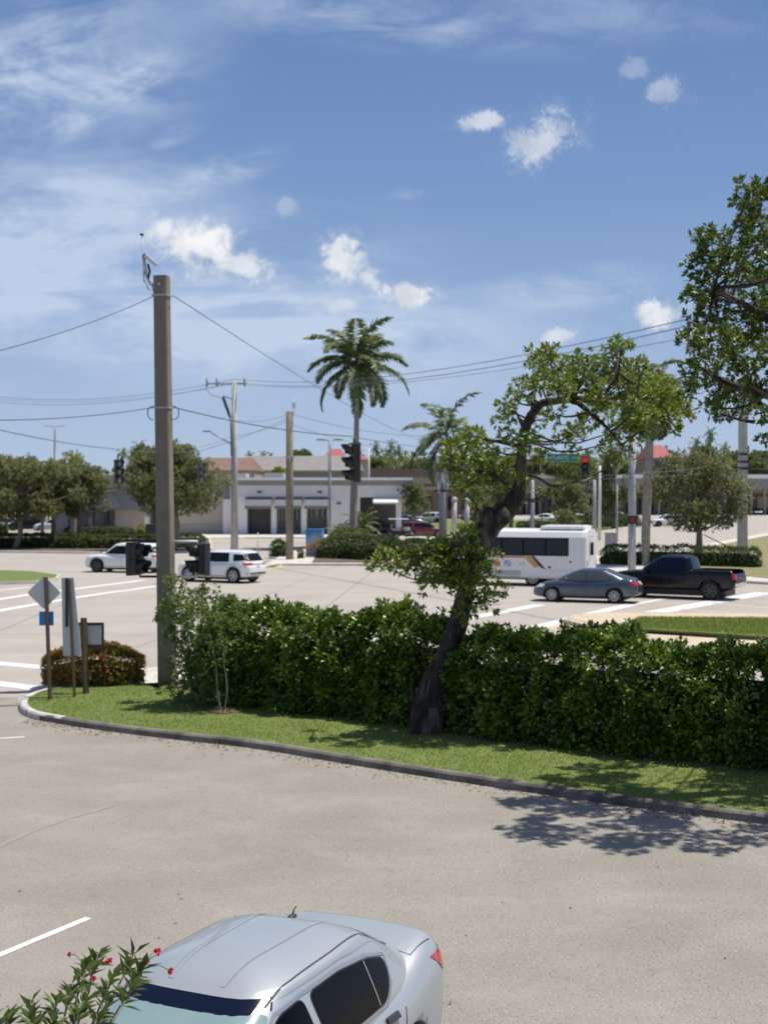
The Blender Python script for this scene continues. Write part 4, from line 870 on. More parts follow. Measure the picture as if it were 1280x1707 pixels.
SUV = dict(L=4.75, W=1.9, H=1.70, z0=1.0, z1=1.60, wr=.395, wheels=(1.45, -1.40), paint='white_car_paint', smooth=3, rim='rim_dark', spokes=5, glass='car_glass',
    top=[(-2.37, .7), (-2.32, 1.05), (-2.2, 1.12), (0, 1.06), (1.0, 1.08), (1.5, 1.05), (2.1, .98), (2.3, .8), (2.37, .55)], bot=[(-2.37, .48), (-2.2, .33), (-1.7, .25), (1.8, .24), (2.25, .28), (2.37, .4)],
    wid=[(-2.37, .7), (-2.28, .86), (-2.0, .93), (1.6, .945), (2.1, .88), (2.3, .74), (2.37, .6)], xwf=1.25, xrf=.45, xwr=-2.33, xrr=-1.95, bw=.90, rw=.68, n=5.5, crown=.03, curve=1.2,
    win=[[(.93, 1.1), (.35, 1.54), (-.02, 1.56), (-.04, 1.08)], [(-.12, 1.08), (-.10, 1.56), (-1.0, 1.54), (-1.08, 1.1)], [(-1.38, 1.14), (-1.30, 1.5), (-1.98, 1.48), (-2.14, 1.2)]], bands=[[(1.0, 1.09), (.36, 1.56), (-1.03, 1.56), (-1.12, 1.09)]],
    wind=[(-.74, 1.1), (.74, 1.1), (.62, 1.56), (-.62, 1.56)], back=[(-.72, 1.15), (.72, 1.15), (.62, 1.54), (-.62, 1.54)], lamp_extra=1, seams=[[(1.05, .4), (1.1, 1.0)], [(-.08, .35), (-.08, 1.05)], [(-1.0, .55), (-1.15, .8), (-1.15, 1.05)]], handles=[(.08, .98), (-1.0, 1.0)], mirror=(.95, .9, 1.08), sill=(-2.3, 2.3, .38), arch=True,
    lamps=[('tail_light', [(-2.6, .68, .93), (-2.25, 1.05, .94), (-2.2, 1.08, 1.06), (-2.6, .64, 1.06)], (.8, -.6, 0), 'tail_red'), ('headlight', [(2.6, .45, .84), (1.95, 1.05, .86), (1.95, 1.05, .95), (2.6, .5, .93)], (-.8, -.6, 0), 'headlamp')],
    extra=[('rear_bumper_trim', [(-4, -.85, .3), (-4, .85, .3), (-4, .85, .56), (-4, -.85, .56)], (1, 0, 0), 'dark_plastic'), ('number_plate', [(-4, -.16, .8), (-4, .16, .8), (-4, .16, .93), (-4, -.16, .93)], (1, 0, 0), 'worn_paint'), ('grille', [(4, -.55, .5), (4, .55, .5), (4, .5, .8), (4, -.5, .8)], (-1, 0, 0), 'black_trim')])
PICK = dict(L=5.75, W=2.0, H=1.93, z0=1.18, z1=1.82, wr=.42, wheels=(1.85, -1.75), paint='black_paint', smooth=3, rim='rim_dark', spokes=6, glass='blue_glass', wlift=.03,
    top=[(-2.87, .85), (-2.84, 1.28), (-2.7, 1.33), (-.9, 1.33), (-.7, 1.24), (1.2, 1.2), (1.5, 1.22), (2.5, 1.14), (2.8, 1.02), (2.87, .8)], bot=[(-2.87, .6), (-2.7, .5), (-2.2, .42), (2.2, .4), (2.75, .42), (2.87, .5)],
    wid=[(-2.87, .9), (-2.82, .96), (-2.4, .99), (2.2, .99), (2.7, .93), (2.87, .78)], xwf=1.5, xrf=.65, xwr=-.92, xrr=-.72, bw=.93, rw=.72, n=6, crown=.0, sh=.95, bed=(-2.78, -.98, .82, .75),
    win=[[(1.15, 1.27), (.62, 1.74), (.32, 1.77), (.28, 1.25)], [(.2, 1.25), (.24, 1.77), (-.55, 1.76), (-.66, 1.25)]], wind=[(-.78, 1.27), (.78, 1.27), (.64, 1.78), (-.64, 1.78)], back=[(-.7, 1.4), (.7, 1.4), (.6, 1.76), (-.6, 1.76)],
    seams=[[(1.3, .5), (1.32, 1.2)], [(.24, .5), (.24, 1.24)], [(-.72, .5), (-.72, 1.24)], [(-.93, .5), (-.93, 1.3)]], handles=[(.38, 1.12), (-.55, 1.12)], mirror=(1.12, .95, 1.3), arch=True,
    lamps=[('tail_light', [(-3.0, .86, .93), (-2.8, 1.06, .93), (-2.8, 1.06, 1.18), (-3.0, .86, 1.18)], (.7, -.71, 0), 'tail_red'), ('headlight', [(3.0, .55, .86), (2.4, 1.1, .86), (2.4, 1.1, 1.0), (3.0, .6, 1.02)], (-.8, -.6, 0), 'headlamp')],
    extra=[('tailgate_seam', [(-4, -.8, .84), (-4, .8, .84), (-4, .8, .86), (-4, -.8, .86)], (1, 0, 0), 'seam'), ('rear_bumper', [(-4, -.9, .58), (-4, .9, .58), (-4, .9, .76), (-4, -.9, .76)], (1, 0, 0), 'chrome'), ('grille', [(4, -.6, .6), (4, .6, .6), (4, .55, 1.0), (4, -.55, 1.0)], (-1, 0, 0), 'dark_plastic')])
def place(px_rear, Yrear, ang_deg, p, wheel_i=1):
    """put the near (left) rear wheel's foot at the pixel column px_rear and distance; ang = how far the tail swings towards the viewer"""
    a = R(180 - ang_deg); wx = p['wheels'][wheel_i]; wy = p['W'] / 2 - .12; q = GX(px_rear, Yrear); c, s = math.cos(a), math.sin(a)
    return (q.x - (wx * c - wy * s), q.y - (wx * s + wy * c), 0), a
l, a = place(1024, 31.1, 21, SEDAN); car('sedan', 'blue grey sedan crossing in front of the black pickup', 'car', l, a, dict(SEDAN, glass='grey_glass', rim='rim_silver', spokes=9))
l, a = place(1184, 32.0, 30, PICK); car('pickup_truck', 'black crew cab pickup truck at the stop line', 'pickup truck', l, a, PICK)
l, a = place(390, 38.0, 29, SUV); car('suv', 'white suv with dark lower trim nearest the crossing, tail to the right', 'car', l, a, dict(SUV, rim='rim_silver', spokes=6))
l, a = place(238, 42.8, 14, SUV); car('suv', 'white suv ahead at left partly hidden by the thick concrete pole', 'car', l, a, dict(SUV, H=1.76, z1=1.66))
# far cars
car('suv', 'dark red suv parked behind the golf cart trailer', 'car', tuple(GX(706, 76)), R(8), dict(SUV, paint='maroon_paint', rim='rim_silver', L=4.75))
car('suv', 'dark green suv driving toward the viewer on the far road at right', 'car', tuple(GX(1209, 100)), R(-100), dict(SUV, paint='darkgreen_paint'))
fs = [('white', 'white_car_paint', 928, 124, R(160), 'white car in the far car park above the purple tree', SEDAN), ('white', 'white_car_paint', 972, 128, R(175), 'white car far off beside the red car below the right signal', SEDAN), ('red', 'red_paint', 991, 121, R(80), 'red car in the far car park right of the red signals', SEDAN),
      ('silver', 'bus_grey', 1025, 122, R(180), 'silver car in the far car park right of the white light pole', SEDAN), ('white', 'white_car_paint', 1036, 104, R(172), 'white car beyond the thin light pole left of the grey pole', SEDAN), ('white', 'white_car_paint', 1112, 100, R(185), 'white van like car behind the lower left of the forked oak', SUV),
      ('blue', 'bluegrey_paint', 790, 118, R(10), 'dark blue car behind the lantern poles', SEDAN), ('red', 'red_paint', 784, 126, R(190), 'red car behind the lantern poles', SEDAN), ('white', 'white_car_paint', 905, 112, R(170), 'white car right beside the leaning trunk bend', SEDAN),
      ('white', 'white_car_paint', 8, 92, R(190), 'white car at the left edge beyond the verge', SEDAN), ('black', 'black_paint', 42, 90, R(200), 'black car parked second from the left edge', SUV), ('black', 'black_paint', 62, 95, R(10), 'black suv parked just left of the round lantern', SUV), ('silver', 'bus_grey', 88, 90, R(195), 'silver car parked left of the shop wall', SEDAN),
      ('blue', 'bluegrey_paint', 680, 104, R(5), 'dark car behind the right end of the white building', SEDAN), ('silver', 'bus_grey', 712, 110, R(185), 'grey car between the white building and the transformer pole', SUV), ('black', 'black_paint', 1262, 150, R(-100), 'dark car farthest up the road at right', SEDAN), ('black', 'black_paint', 632, 84, R(30), 'black car under the canopy at the right end of the building', SEDAN)]
for _, pm, px, Y, rz, lb, base in fs:
    car('parked_car' if px != 1262 else 'distant_car', lb, 'car', tuple(GX(px, Y)), rz, dict(base, paint=pm, seams=[], handles=[], arch=False), group=None)

# golf cart on a trailer
root = thing('golf_cart', 'grey golf cart with white roof standing left of the dark red suv', 'golf cart', tuple(GX(664, 73))); rt = root
obj('roof', bx(-1.0, 1.0, -.62, .62, 1.98, 2.08), 'white_metal', rt, bevel=.04)
for x in (-.9, .9):
    for y in (-.55, .55): bm = bmesh.new(); tube(bm, [(x * .9, y, .7), (x, y, 2.0)], .03, 6); obj('roof_post', bm, 'dark_metal', rt)
obj('body', bx(-1.15, 1.15, -.6, .6, .55, .85), 'dark_plastic', rt, bevel=.08); obj('cowl', bx(.55, 1.15, -.58, .58, .85, 1.2), 'galvanised', rt, bevel=.1)
obj('seat', bx(-.6, .1, -.55, .55, .85, 1.1), 'wall_tan', rt, bevel=.05); obj('seat', bx(-.75, -.6, -.55, .55, 1.0, 1.5), 'wall_tan', rt, bevel=.05)
for x in (-.8, .8):
    for y in (-1, 1): wheel(rt, x, y * .55, .26, .2, 'rim_silver', 5, y, lift=.25)
root = thing('trailer', 'low trailer carrying the golf cart near the dark red suv', 'trailer', tuple(GX(664, 73))); obj('deck', bx(-1.7, 1.5, -.8, .8, .38, .5), 'dark_metal', root); bm = bmesh.new(); tube(bm, [(1.5, 0, .42), (2.5, 0, .42)], .05, 6); obj('drawbar', bm, 'dark_metal', root)
for y in (-1, 1): wheel(root, -.2, y * .92, .3, .2, 'rim_silver', 5, y)
obj('tailgate', bx(-1.75, -1.7, -.8, .8, .5, 1.3), 'brown_metal', root)

# shuttle bus: nose to the left, tail to the right
def bus():
    ang = 22; a = R(180 - ang); q = GX(888, 36.9); c, s = math.cos(a), math.sin(a); wx, wy = -1.9, 1.08
    root = thing('shuttle_bus', 'white shuttle bus with orange stripes and roof air unit behind the blue grey sedan', 'bus', (q.x - (wx * c - wy * s), q.y - (wx * s + wy * c), 0), a)
    # coach body as one bevelled shell with wheel cutouts; +x front, +y left
    bm = bmesh.new(); prof = [(1.12, .38), (1.18, .5), (1.2, 1.4), (1.16, 2.45), (1.02, 2.72), (.7, 2.83), (0, 2.86)]
    rings = []
    for x, k, dz in [(-4.62, .90, .0), (-4.55, .965, .0), (-4.4, 1, 0), (1.9, 1, 0), (2.15, .97, -.03), (2.4, .88, -.12)]:
        pr = [(y * k, z + (dz if z > 1.5 else 0)) for y, z in prof]; rings.append([bm.verts.new((x, y, z)) for y, z in pr] + [bm.verts.new((x, -y, z)) for y, z in pr[-2::-1]])
    n = len(rings[0])
    for i in range(len(rings) - 1):
        for k in range(n): bm.faces.new((rings[i][k], rings[i][(k + 1) % n], rings[i + 1][(k + 1) % n], rings[i + 1][k]))
    bm.faces.new(rings[0][::-1]); bm.faces.new(rings[-1]); bmesh.ops.recalc_face_normals(bm, faces=bm.faces[:])
    body = obj('body', bm, 'bus_white', root, bevel=.03)
    bm = bmesh.new()
    for sg in (-1, 1): lathe(bm, [(.52, -.2), (.52, .6)], 40, Matrix.Translation((wx, sg * 1.0, .45)) @ Matrix.Rotation(R(-90 * sg), 4, 'X'))
    cu = obj('cutter', bm, None); m = body.modifiers.new('c', 'BOOLEAN'); m.object = cu; m.operation = 'DIFFERENCE'; bake(body); bpy.data.objects.remove(cu)
    # van cab: sloping windscreen and bonnet
    bm = bmesh.new(); rings = []
    for x, w, zt, zb in [(2.2, 1.0, 2.15, .42), (2.6, 1.02, 2.1, .4), (3.0, 1.0, 1.75, .4), (3.5, .98, 1.32, .4), (4.1, .95, 1.18, .4), (4.45, .88, 1.0, .42), (4.55, .8, .8, .5)]:
        rings.append([bm.verts.new((x, y, z)) for y, z in [(w * .9, zb), (w, zb + .1), (w, (zt + zb) / 2), (w * .97, zt - .18), (w * .8, zt), (0, zt + .05), (-w * .8, zt), (-w * .97, zt - .18), (-w, (zt + zb) / 2), (-w, zb + .1), (-w * .9, zb)]])
    n = 11
    for i in range(len(rings) - 1):
        for k in range(n): bm.faces.new((rings[i][k], rings[i][(k + 1) % n], rings[i + 1][(k + 1) % n], rings[i + 1][k]))
    bm.faces.new(rings[0][::-1]); bm.faces.new(rings[-1]); bmesh.ops.recalc_face_normals(bm, faces=bm.faces[:])
    cab = obj('cab', bm, 'bus_white', root, True); bm = bmesh.new()
    for sg in (-1, 1): lathe(bm, [(.5, -.2), (.5, .6)], 40, Matrix.Translation((3.55, sg * .9, .45)) @ Matrix.Rotation(R(-90 * sg), 4, 'X'))
    cu = obj('cutter', bm, None); m = cab.modifiers.new('c', 'BOOLEAN'); m.object = cu; m.operation = 'DIFFERENCE'; bake(cab); bpy.data.objects.remove(cu)
    bv = bvh_of(body, cab)
    obj('air_conditioner', bx(-4.45, -2.2, -.85, .85, 2.84, 3.01), 'bus_white', root, bevel=.07); bm = bmesh.new()
    for i in range(12): box(bm, -4.3 + i * .17, -4.24 + i * .17, -.7, .7, 3.0, 3.035)
    obj('vent_rib', bm, 'bus_white', root)
    for sg in (-1, 1):
        d = (0, -sg, 0); y = sg * 2
        decal('window_band', XZ([(-3.75, 1.52), (2.05, 1.52), (2.05, 2.42), (-3.75, 2.42)], y), d, bv, .006, 'tint_glass', root)
        for i in range(5):
            x0 = -3.68 + i * 1.14; decal('side_window', XZ(rounded([(x0, 1.58), (x0 + 1.06, 1.58), (x0 + 1.06, 2.37), (x0, 2.37)], .08), y), d, bv, .011, 'car_glass', root)
            ribbon('window_bar', XZ([(x0 + .04, 2.12), (x0 + 1.02, 2.12)], y), .025, d, bv, .016, 'dark_metal', root)
        decal('orange_stripe', XZ([(-1.5, 1.41), (2.1, 1.41), (2.1, 1.50), (-1.5, 1.50)], y), d, bv, .007, 'orange_stripe', root)
        decal('gold_stripe', XZ([(-1.45, 1.50), (-1.82, 1.50), (-2.28, .98), (-2.0, .92)], y), d, bv, .009, 'gold_stripe', root)
        decal('navy_stripe', XZ([(-1.84, 1.50), (-2.0, 1.50), (-2.62, .84), (-2.32, .94)], y), d, bv, .008, 'navy_stripe', root)
        decal('skirt', XZ([(-1.3, .42), (2.2, .42), (2.2, .78), (-1.3, .78)], y), d, bv, .006, 'bus_grey', root)
        ribbon('skirt_line', XZ([(-4.5, .80), (-2.5, .80)], y), .02, d, bv, .008, 'bus_grey', root)
        decal('cab_window', XZ([(2.45, 1.45), (3.15, 1.42), (2.85, 1.72), (2.5, 1.98)], y), d, bv, .01, 'car_glass', root)
        decal('marker_light', XZ([(-3.9, 1.2), (-3.8, 1.2), (-3.8, 1.3), (-3.9, 1.3)], y), d, bv, .01, 'dark_metal', root); decal('fuel_cap', XZ([(-2.85, .9), (-2.72, .9), (-2.72, 1.02), (-2.85, 1.02)], y), d, bv, .01, 'dark_metal', root)
        for x in (wx, 3.55): wheel(root, x, sg * (.98 if x < 0 else .86), .41, .28, 'rim_silver', 8, sg)
        decal('tail_light', [(-5, sg * .86, 1.0), (-5, sg * 1.0, 1.0), (-5, sg * 1.0, 1.3), (-5, sg * .86, 1.3)], (1, 0, 0), bv, .01, 'tail_red', root); decal('tail_light', [(-5, sg * .86, .8), (-5, sg * 1.0, .8), (-5, sg * 1.0, .95), (-5, sg * .86, .95)], (1, 0, 0), bv, .01, 'amber', root)
        bm = bmesh.new(); tube(bm, [(3.1, sg * .95, 1.4), (3.2, sg * 1.25, 1.45)], .02, 5); box(bm, 3.12, 3.22, sg * 1.2 - .1, sg * 1.2 + .1, 1.3, 1.75); obj('mirror', bm, 'dark_metal', root)
    decal('rear_door', [(-6, -.5, .7), (-6, .5, .7), (-6, .5, 2.5), (-6, -.5, 2.5)], (1, 0, 0), bv, .006, 'bus_grey', root); decal('rear_door_panel', [(-6, -.47, .73), (-6, .47, .73), (-6, .47, 2.47), (-6, -.47, 2.47)], (1, 0, 0), bv, .012, 'bus_white', root)
    decal('rear_window', [(-6, -.36, 1.55), (-6, .36, 1.55), (-6, .36, 2.2), (-6, -.36, 2.2)], (1, 0, 0), bv, .018, 'tint_glass', root); decal('windscreen', [(6, -.8, 1.42), (6, .8, 1.42), (6, .72, 2.0), (6, -.72, 2.0)], (-1, 0, 0), bv, .01, 'car_glass', root, reach=4)
    obj('rear_bumper', bx(-4.72, -4.5, -1.0, 1.0, .4, .58), 'dark_plastic', root, bevel=.03)
    bm = bmesh.new(); box(bm, -4.2, 4.2, -.8, .8, .3, .6); obj('underbody', bm, 'black_trim', root)
    # lettering on the side: emblem and three blue letters
    mt = lambda x, z, sg: Matrix.Translation((x, sg * 1.206, z)) @ Matrix.Rotation(R(180 if sg > 0 else 0), 4, 'Z') @ Matrix.Rotation(R(90), 4, 'X')
    for sg in (1, -1):
        t = text_mesh('lettering', 'PSI', .42, 'logo_blue', root, mt(-.62, 1.1, sg), .004, .72)
        e = .18 if sg > 0 else -1.2; decal('emblem', XZ([(e - .42, .96), (e - .1, .96), (e - .1, 1.2), (e - .42, 1.2)], sg * 2), (0, -sg, 0), bv, .009, 'orange_stripe', root); decal('emblem', XZ([(e - .1, 1.05), (e + .3, 1.16), (e + .2, 1.3), (e - .2, 1.25)], sg * 2), (0, -sg, 0), bv, .012, 'logo_green', root)
        decal('emblem', XZ([(e - .38, 1.2), (e - .16, 1.2), (e - .2, 1.3), (e - .3, 1.3)], sg * 2), (0, -sg, 0), bv, .013, 'gold_stripe', root)
        for z in (1.05, 1.15): ribbon('small_print', XZ([(-1.2, z), (-1.5, z)], sg * 2), .035, (0, -sg, 0), bv, .008, 'bus_grey', root)
bus()

# silver saloon close below the camera
SIL = dict(L=4.50, W=1.72, H=1.525, z0=.90, z1=1.415, wr=.31, wheels=(1.33, -1.27), paint='silver_paint', smooth=3, handle_m='dark_plastic', glass='tint_glass', wglass='pale_glass',
    top=[(-2.25, .70), (-2.235, 1.05), (-2.17, 1.15), (-2.05, 1.165), (-1.75, 1.13), (-1.35, 1.02), (0, .93), (.95, .95), (1.4, .90), (1.9, .80), (2.12, .66), (2.23, .45)],
    bot=[(-2.23, .42), (-2.1, .28), (-1.6, .2), (1.7, .19), (2.15, .22), (2.23, .3)], wid=[(-2.23, .60), (-2.17, .72), (-2.02, .79), (-1.7, .835), (-1.2, .858), (1.4, .858), (1.85, .81), (2.1, .7), (2.23, .48)],
    xwf=1.25, xrf=.42, xwr=-2.0, xrr=-1.12, bw=.785, rw=.59, n=4.4, crown=.035, sh=.88, curve=1.3,
    win=[[(.95, .975), (.38, 1.285), (.10, 1.315), (.04, .955)], [(-.07, .955), (-.01, 1.315), (-.45, 1.32), (-.85, 1.285), (-1.13, 1.215), (-1.08, 1.06), (-.95, .965)]],
    wind=[(-.68, .99), (.68, .99), (.573, 1.327), (-.573, 1.327)], back=[(-.58, 1.205), (.58, 1.205), (.5, 1.385), (-.5, 1.385)],
    seams=[[(1.0, .35), (1.04, .9)], [(-.03, .3), (-.03, .94)], [(-.85, .42), (-1.08, .62), (-1.17, .85), (-1.14, .98)], [(1.0, .3), (-.75, .28)]], handles=[(.12, .84), (-.93, .86)], mirror=(.82, .80, .97),
    lamps=[('tail_light', [(-2.42, .61, .89), (-2.11, .90, .87), (-1.99, .95, 1.03), (-2.32, .60, 1.05)], (.74, -.67, 0), 'tail_red'), ('headlight', [(2.5, .30, .60), (1.8, .98, .62), (1.8, .98, .78), (2.4, .35, .74)], (-.75, -.66, 0), 'headlamp')],
    extra=[('windscreen_band', [(4, -.575, 1.325), (4, .575, 1.325), (4, .54, 1.39), (4, -.54, 1.39)], (-1, 0, 0), 'blue_glass'), ('number_plate', [(-4, -.16, .7), (-4, .16, .7), (-4, .16, .84), (-4, -.16, .84)], (1, 0, 0), 'worn_paint')])
SX, SY, SA = -1.08, 9.42, 245.0
rt, bv = car('silver_sedan', 'silver sedan parked close below the camera with its roof filling the foreground', 'car', (SX, SY, .004), R(SA), SIL, detail=2)
for y in (-1, 1):
    ribbon('roof_gutter', [(.42, y * .535, 3), (.1, y * .552, 3), (-.5, y * .545, 3), (-1.0, y * .52, 3), (-1.3, y * .52, 3)], .012, (0, 0, -1), bv, .003, 'seam', rt)
    ribbon('roof_rib', [(.40, y * .20, 3), (-.3, y * .23, 3), (-.95, y * .24, 3)], .035, (0, 0, -1), bv, .003, 'silver_paint', rt)
    ribbon('roof_rib_edge', [(.40, y * .223, 3), (-.3, y * .253, 3), (-.95, y * .263, 3)], .006, (0, 0, -1), bv, .0035, 'silver_dark', rt)
    ribbon('window_trim', XZ([(1.0, .95), (.0, .93), (-.97, .94), (-1.11, 1.05), (-1.165, 1.23), (-.86, 1.31), (-.45, 1.345), (.10, 1.34), (.40, 1.305), (1.0, .97)], y * 2), .022, (0, -y, 0), bv, .007, 'rim_silver', rt)
    ribbon('quarter_bar', XZ([(-.84, .97), (-.80, 1.29)], y * 2), .012, (0, -y, 0), bv, .012, 'silver_dark', rt)
    ribbon('cant_rail_line', XZ([(.42, 1.365), (.1, 1.385), (-.5, 1.39), (-1.0, 1.36), (-1.35, 1.27)], y * 2), .008, (0, -y, 0), bv, .004, 'silver_dark', rt)
    ribbon('fuel_flap_seam', XZ([(-1.35, .80), (-1.35, .95), (-1.5, .95), (-1.5, .80), (-1.35, .80)], y * 2), .008, (0, -y, 0), bv, .003, 'utility_grey', rt) if y < 0 else None
ribbon('boot_seam', [(-1.62, -.66, 3), (-1.60, -.3, 3), (-1.60, .3, 3), (-1.62, .66, 3), (-2.03, .68, 3)], .010, (0, 0, -1), bv, .003, 'seam', rt); ribbon('boot_seam', [(-1.62, -.66, 3), (-2.03, -.68, 3)], .010, (0, 0, -1), bv, .003, 'seam', rt)
ribbon('rear_screen_seal', [(-1.16, -.48, 3), (-1.12, 0, 3), (-1.16, .48, 3)], .028, (0, 0, -1), bv, .004, 'black_trim', rt)
# boot lip and roof aerial
bm = bmesh.new(); lp = [Vector((-2.08 - .07 * (1 - (y / .7) ** 2), y, 3)) for y in np.linspace(-.68, .68, 13)]; lp = [bv.ray_cast(q, Vector((0, 0, -1)))[0] for q in lp]; tube(bm, lp, [.012] + [.022] + [.03] * 9 + [.022, .012], 10); obj('boot_lip', bm, 'silver_paint', rt, True)
ZA = bv.ray_cast(Vector((-.92, 0, 3)), Vector((0, 0, -1)))[0].z; bm = bmesh.new(); bmesh.ops.create_icosphere(bm, subdivisions=2, radius=1, matrix=Matrix.Translation((-.92, 0, ZA + .005)) @ Matrix.Diagonal((.055, .03, .02, 1))); tube(bm, [(-.92, 0, ZA), (-.94, 0, ZA + .045), (-.98, 0, ZA + .065)], [.008, .006, .006], 6); obj('aerial', bm, 'dark_plastic', rt, True)
for x in (.38, 1.0):
    bm = bmesh.new(); tube(bm, [(1.15, .1 if x < 1 else .6, 1.02), (1.08, -.45 if x < 1 else .05, 1.07)], .009, 5); obj('wiper', bm, 'black_trim', rt)
# ------------------------------------------------------------------ poles, wires, signals, signs
def pole(nm, lb, px, Y, top, w, m, group=None, square=False, taper=.8, z0=0., cat='pole', seg=14):
    b = GX(px, Y); h = P(px, top, Y).z; root = thing(nm, lb, cat, (b.x, b.y, z0), 0, group); bm = bmesh.new()
    if square:
        a = w / 2; vs = [[bm.verts.new((sx * a * k, sy * a * k, z)) for sx, sy in ((-1, -1), (1, -1), (1, 1), (-1, 1))] for z, k in ((0, 1), (h - z0, taper))]
        for i in range(4): bm.faces.new((vs[0][i], vs[0][(i + 1) % 4], vs[1][(i + 1) % 4], vs[1][i]))
        bm.faces.new(vs[1]); o = obj('shaft', bm, m, root, bevel=.02)
    else:
        tube(bm, [(0, 0, 0), (0, 0, (h - z0) * .5), (0, 0, h - z0)], [w / 2, w / 2 * (1 + taper) / 2, w / 2 * taper], seg); o = obj('shaft', bm, m, root, True)
    return root, h - z0
def rod(name, pts, r, m, root, world=True, seg=6):
    o = Vector(root.location) if world else Vector((0, 0, 0)); bm = bmesh.new(); tube(bm, [Vector(p) - o for p in pts], r, seg); return obj(name, bm, m, root, True)
def signal(lb, c, face, n=3, s=1., lit=None, hang=.5, nm='traffic_light', m='signal_black', group=None, lensm='lens_dark', cat='traffic light'):
    """c: centre of the housing, face: direction (degrees, 0 = +x) the lenses look"""
    root = thing(nm, lb, cat, tuple(c), R(face + 90), group); H = .36 * n * s; w = .17 * s     # local -y is the front
    bm = bmesh.new()
    for i in range(n): box(bm, -w, w, -.02 * s, .18 * s, H / 2 - (i + 1) * .36 * s + .006, H / 2 - i * .36 * s - .006)
    box(bm, -w * .9, w * .9, 0, .17 * s, -H / 2 + .01, H / 2 - .01); obj('housing', bm, m, root, bevel=.02 * s)
    for i in range(n):
        z = H / 2 - (i + .5) * .36 * s; mt = Matrix.Translation((0, -.02 * s, z)) @ Matrix.Rotation(R(90), 4, 'X')
        lm = lensm if lit is None or lit[0] != i else lit[1]
        bm = bmesh.new(); lathe(bm, [(.145 * s, 0), (.13 * s, .02 * s), (.06 * s, .035 * s)], 18, mt); obj('lens', bm, lm, root, True)
        bm = bmesh.new(); k = 20; A = []
        for j in range(k + 1):
            a = R(-50 + 280 * j / k); ln = .26 * s * (.55 + .45 * max(0, math.sin(a)) ** .5) if math.sin(a) > 0 else .26 * s * .5
            A.append([bm.verts.new((r * math.cos(a) * s, y, z + r * math.sin(a) * s)) for r, y in ((.155, -.02 * s), (.16, -.02 * s - ln), (.15, -.02 * s - ln), (.145, -.02 * s))])
        for j in range(k):
            for q in range(3): bm.faces.new((A[j][q], A[j + 1][q], A[j + 1][q + 1], A[j][q + 1]))
        obj('visor', bm, m, root, True)
    if hang: rod('hanger', [(0, .08 * s, H / 2), (0, .08 * s, H / 2 + hang)], .03 * s, 'dark_metal', root, False)
    return root
def wire(lb, pts, sag=.3, r=.02, m='wire', group=None, nm='overhead_wire'):
    W_ = [P(*q) if not isinstance(q, Vector) else q for q in pts]; root = None; bm = bmesh.new(); L_ = []
    for i in range(len(W_) - 1):
        n = 14
        for j in range(n + (i == len(W_) - 2)):
            t = j / n; q = W_[i].lerp(W_[i + 1], t); q.z -= sag * 4 * t * (1 - t); L_.append(q)
    tube(bm, L_, r * .6, 5); o = obj(nm, bm, m); tag(o, lb, 'wire', group); return o

# thick concrete pole
PX, PY = -5.20, 17.75
h = P(272, 460, PY).z
root = thing('concrete_pole', 'thick square weathered concrete pole standing at the left end of the tall hedge', 'pole', (PX, PY * K, .1), R(-9)); bm = bmesh.new(); a0, a1 = .19, .165; cv = .03
vs = []
for z, a, lx in ((0, a0, 0), (h - .1, a1, -.12)):
    ring = [(-a, -a + cv), (-a + cv, -a), (a - cv, -a), (a, -a + cv), (a, a - cv), (a - cv, a), (-a + cv, a), (-a, a - cv)]; vs.append([bm.verts.new((x + lx, y, z)) for x, y in ring])
for i in range(8): bm.faces.new((vs[0][i], vs[0][(i + 1) % 8], vs[1][(i + 1) % 8], vs[1][i]))
bm.faces.new(vs[1]); obj('shaft', bm, 'concrete_pole', root)
for yy in (493, 680):
    z = P(272, yy, PY).z; lx = -.12 * z / h; obj('clamp', bx(lx - .195, lx + .195, -.195, .195, z - .1 - .02, z - .1 + .02), 'galvanised', root)
obj('bolt', bx(-.15, -.09, -.2, -.16, P(272, 470, PY).z - .2, P(272, 470, PY).z - .14), 'galvanised', root)
for sg in (-1, 1):
    z = P(272, 680, PY).z; c = Vector((sg * .26 - .09, 0, z - .22)); rod('cable_loop', [c + Vector((sg * .13 * math.sin(a), 0, .16 * math.cos(a))) for a in np.linspace(-.2, 3.3, 12)], .012, 'wire', root, False)
# camera and aerial on its top
root = thing('traffic_camera', 'small white traffic camera with aerial rod on top of the thick concrete pole', 'camera', tuple(P(256, 480, PY)))
rod('bracket', [P(258, 476, PY), P(251, 474, PY), P(245, 462, PY), P(242, 440, PY), P(239, 425, PY)], .035, 'galvanised', root); rod('bracket_brace', [P(247, 466, PY), P(250, 452, PY), P(247, 440, PY)], .03, 'dark_metal', root)
rod('aerial_rod', [P(240, 470, PY), P(238.5, 425, PY), P(237.5, 392, PY)], .014, 'white_metal', root); bm = bmesh.new(); bmesh.ops.create_icosphere(bm, subdivisions=2, radius=.05, matrix=Matrix.Translation(P(237, 391, PY) - Vector(root.location)) @ Matrix.Diagonal((1, 1, .7, 1))); obj('aerial_tip', bm, 'dark_metal', root, True)
p0_, p1_ = P(242, 426, PY), P(262, 443, PY); mt = Matrix.Translation((p0_ + p1_) / 2 - Vector(root.location)) @ (p1_ - p0_).to_track_quat('X', 'Z').to_matrix().to_4x4(); bm = bmesh.new(); box(bm, -.19, .19, -.07, .07, -.05, .05, mt); obj('housing', bm, 'white_metal', root, bevel=.02)
bm = bmesh.new(); box(bm, -.22, -.12, -.05, .05, -.06, .045, mt); obj('lens', bm, 'dark_metal', root)
rod('cable', [P(243, 440, PY), P(240, 465, PY), P(248, 482, PY), P(256, 486, PY), P(253, 470, PY)], .012, 'wire', root)
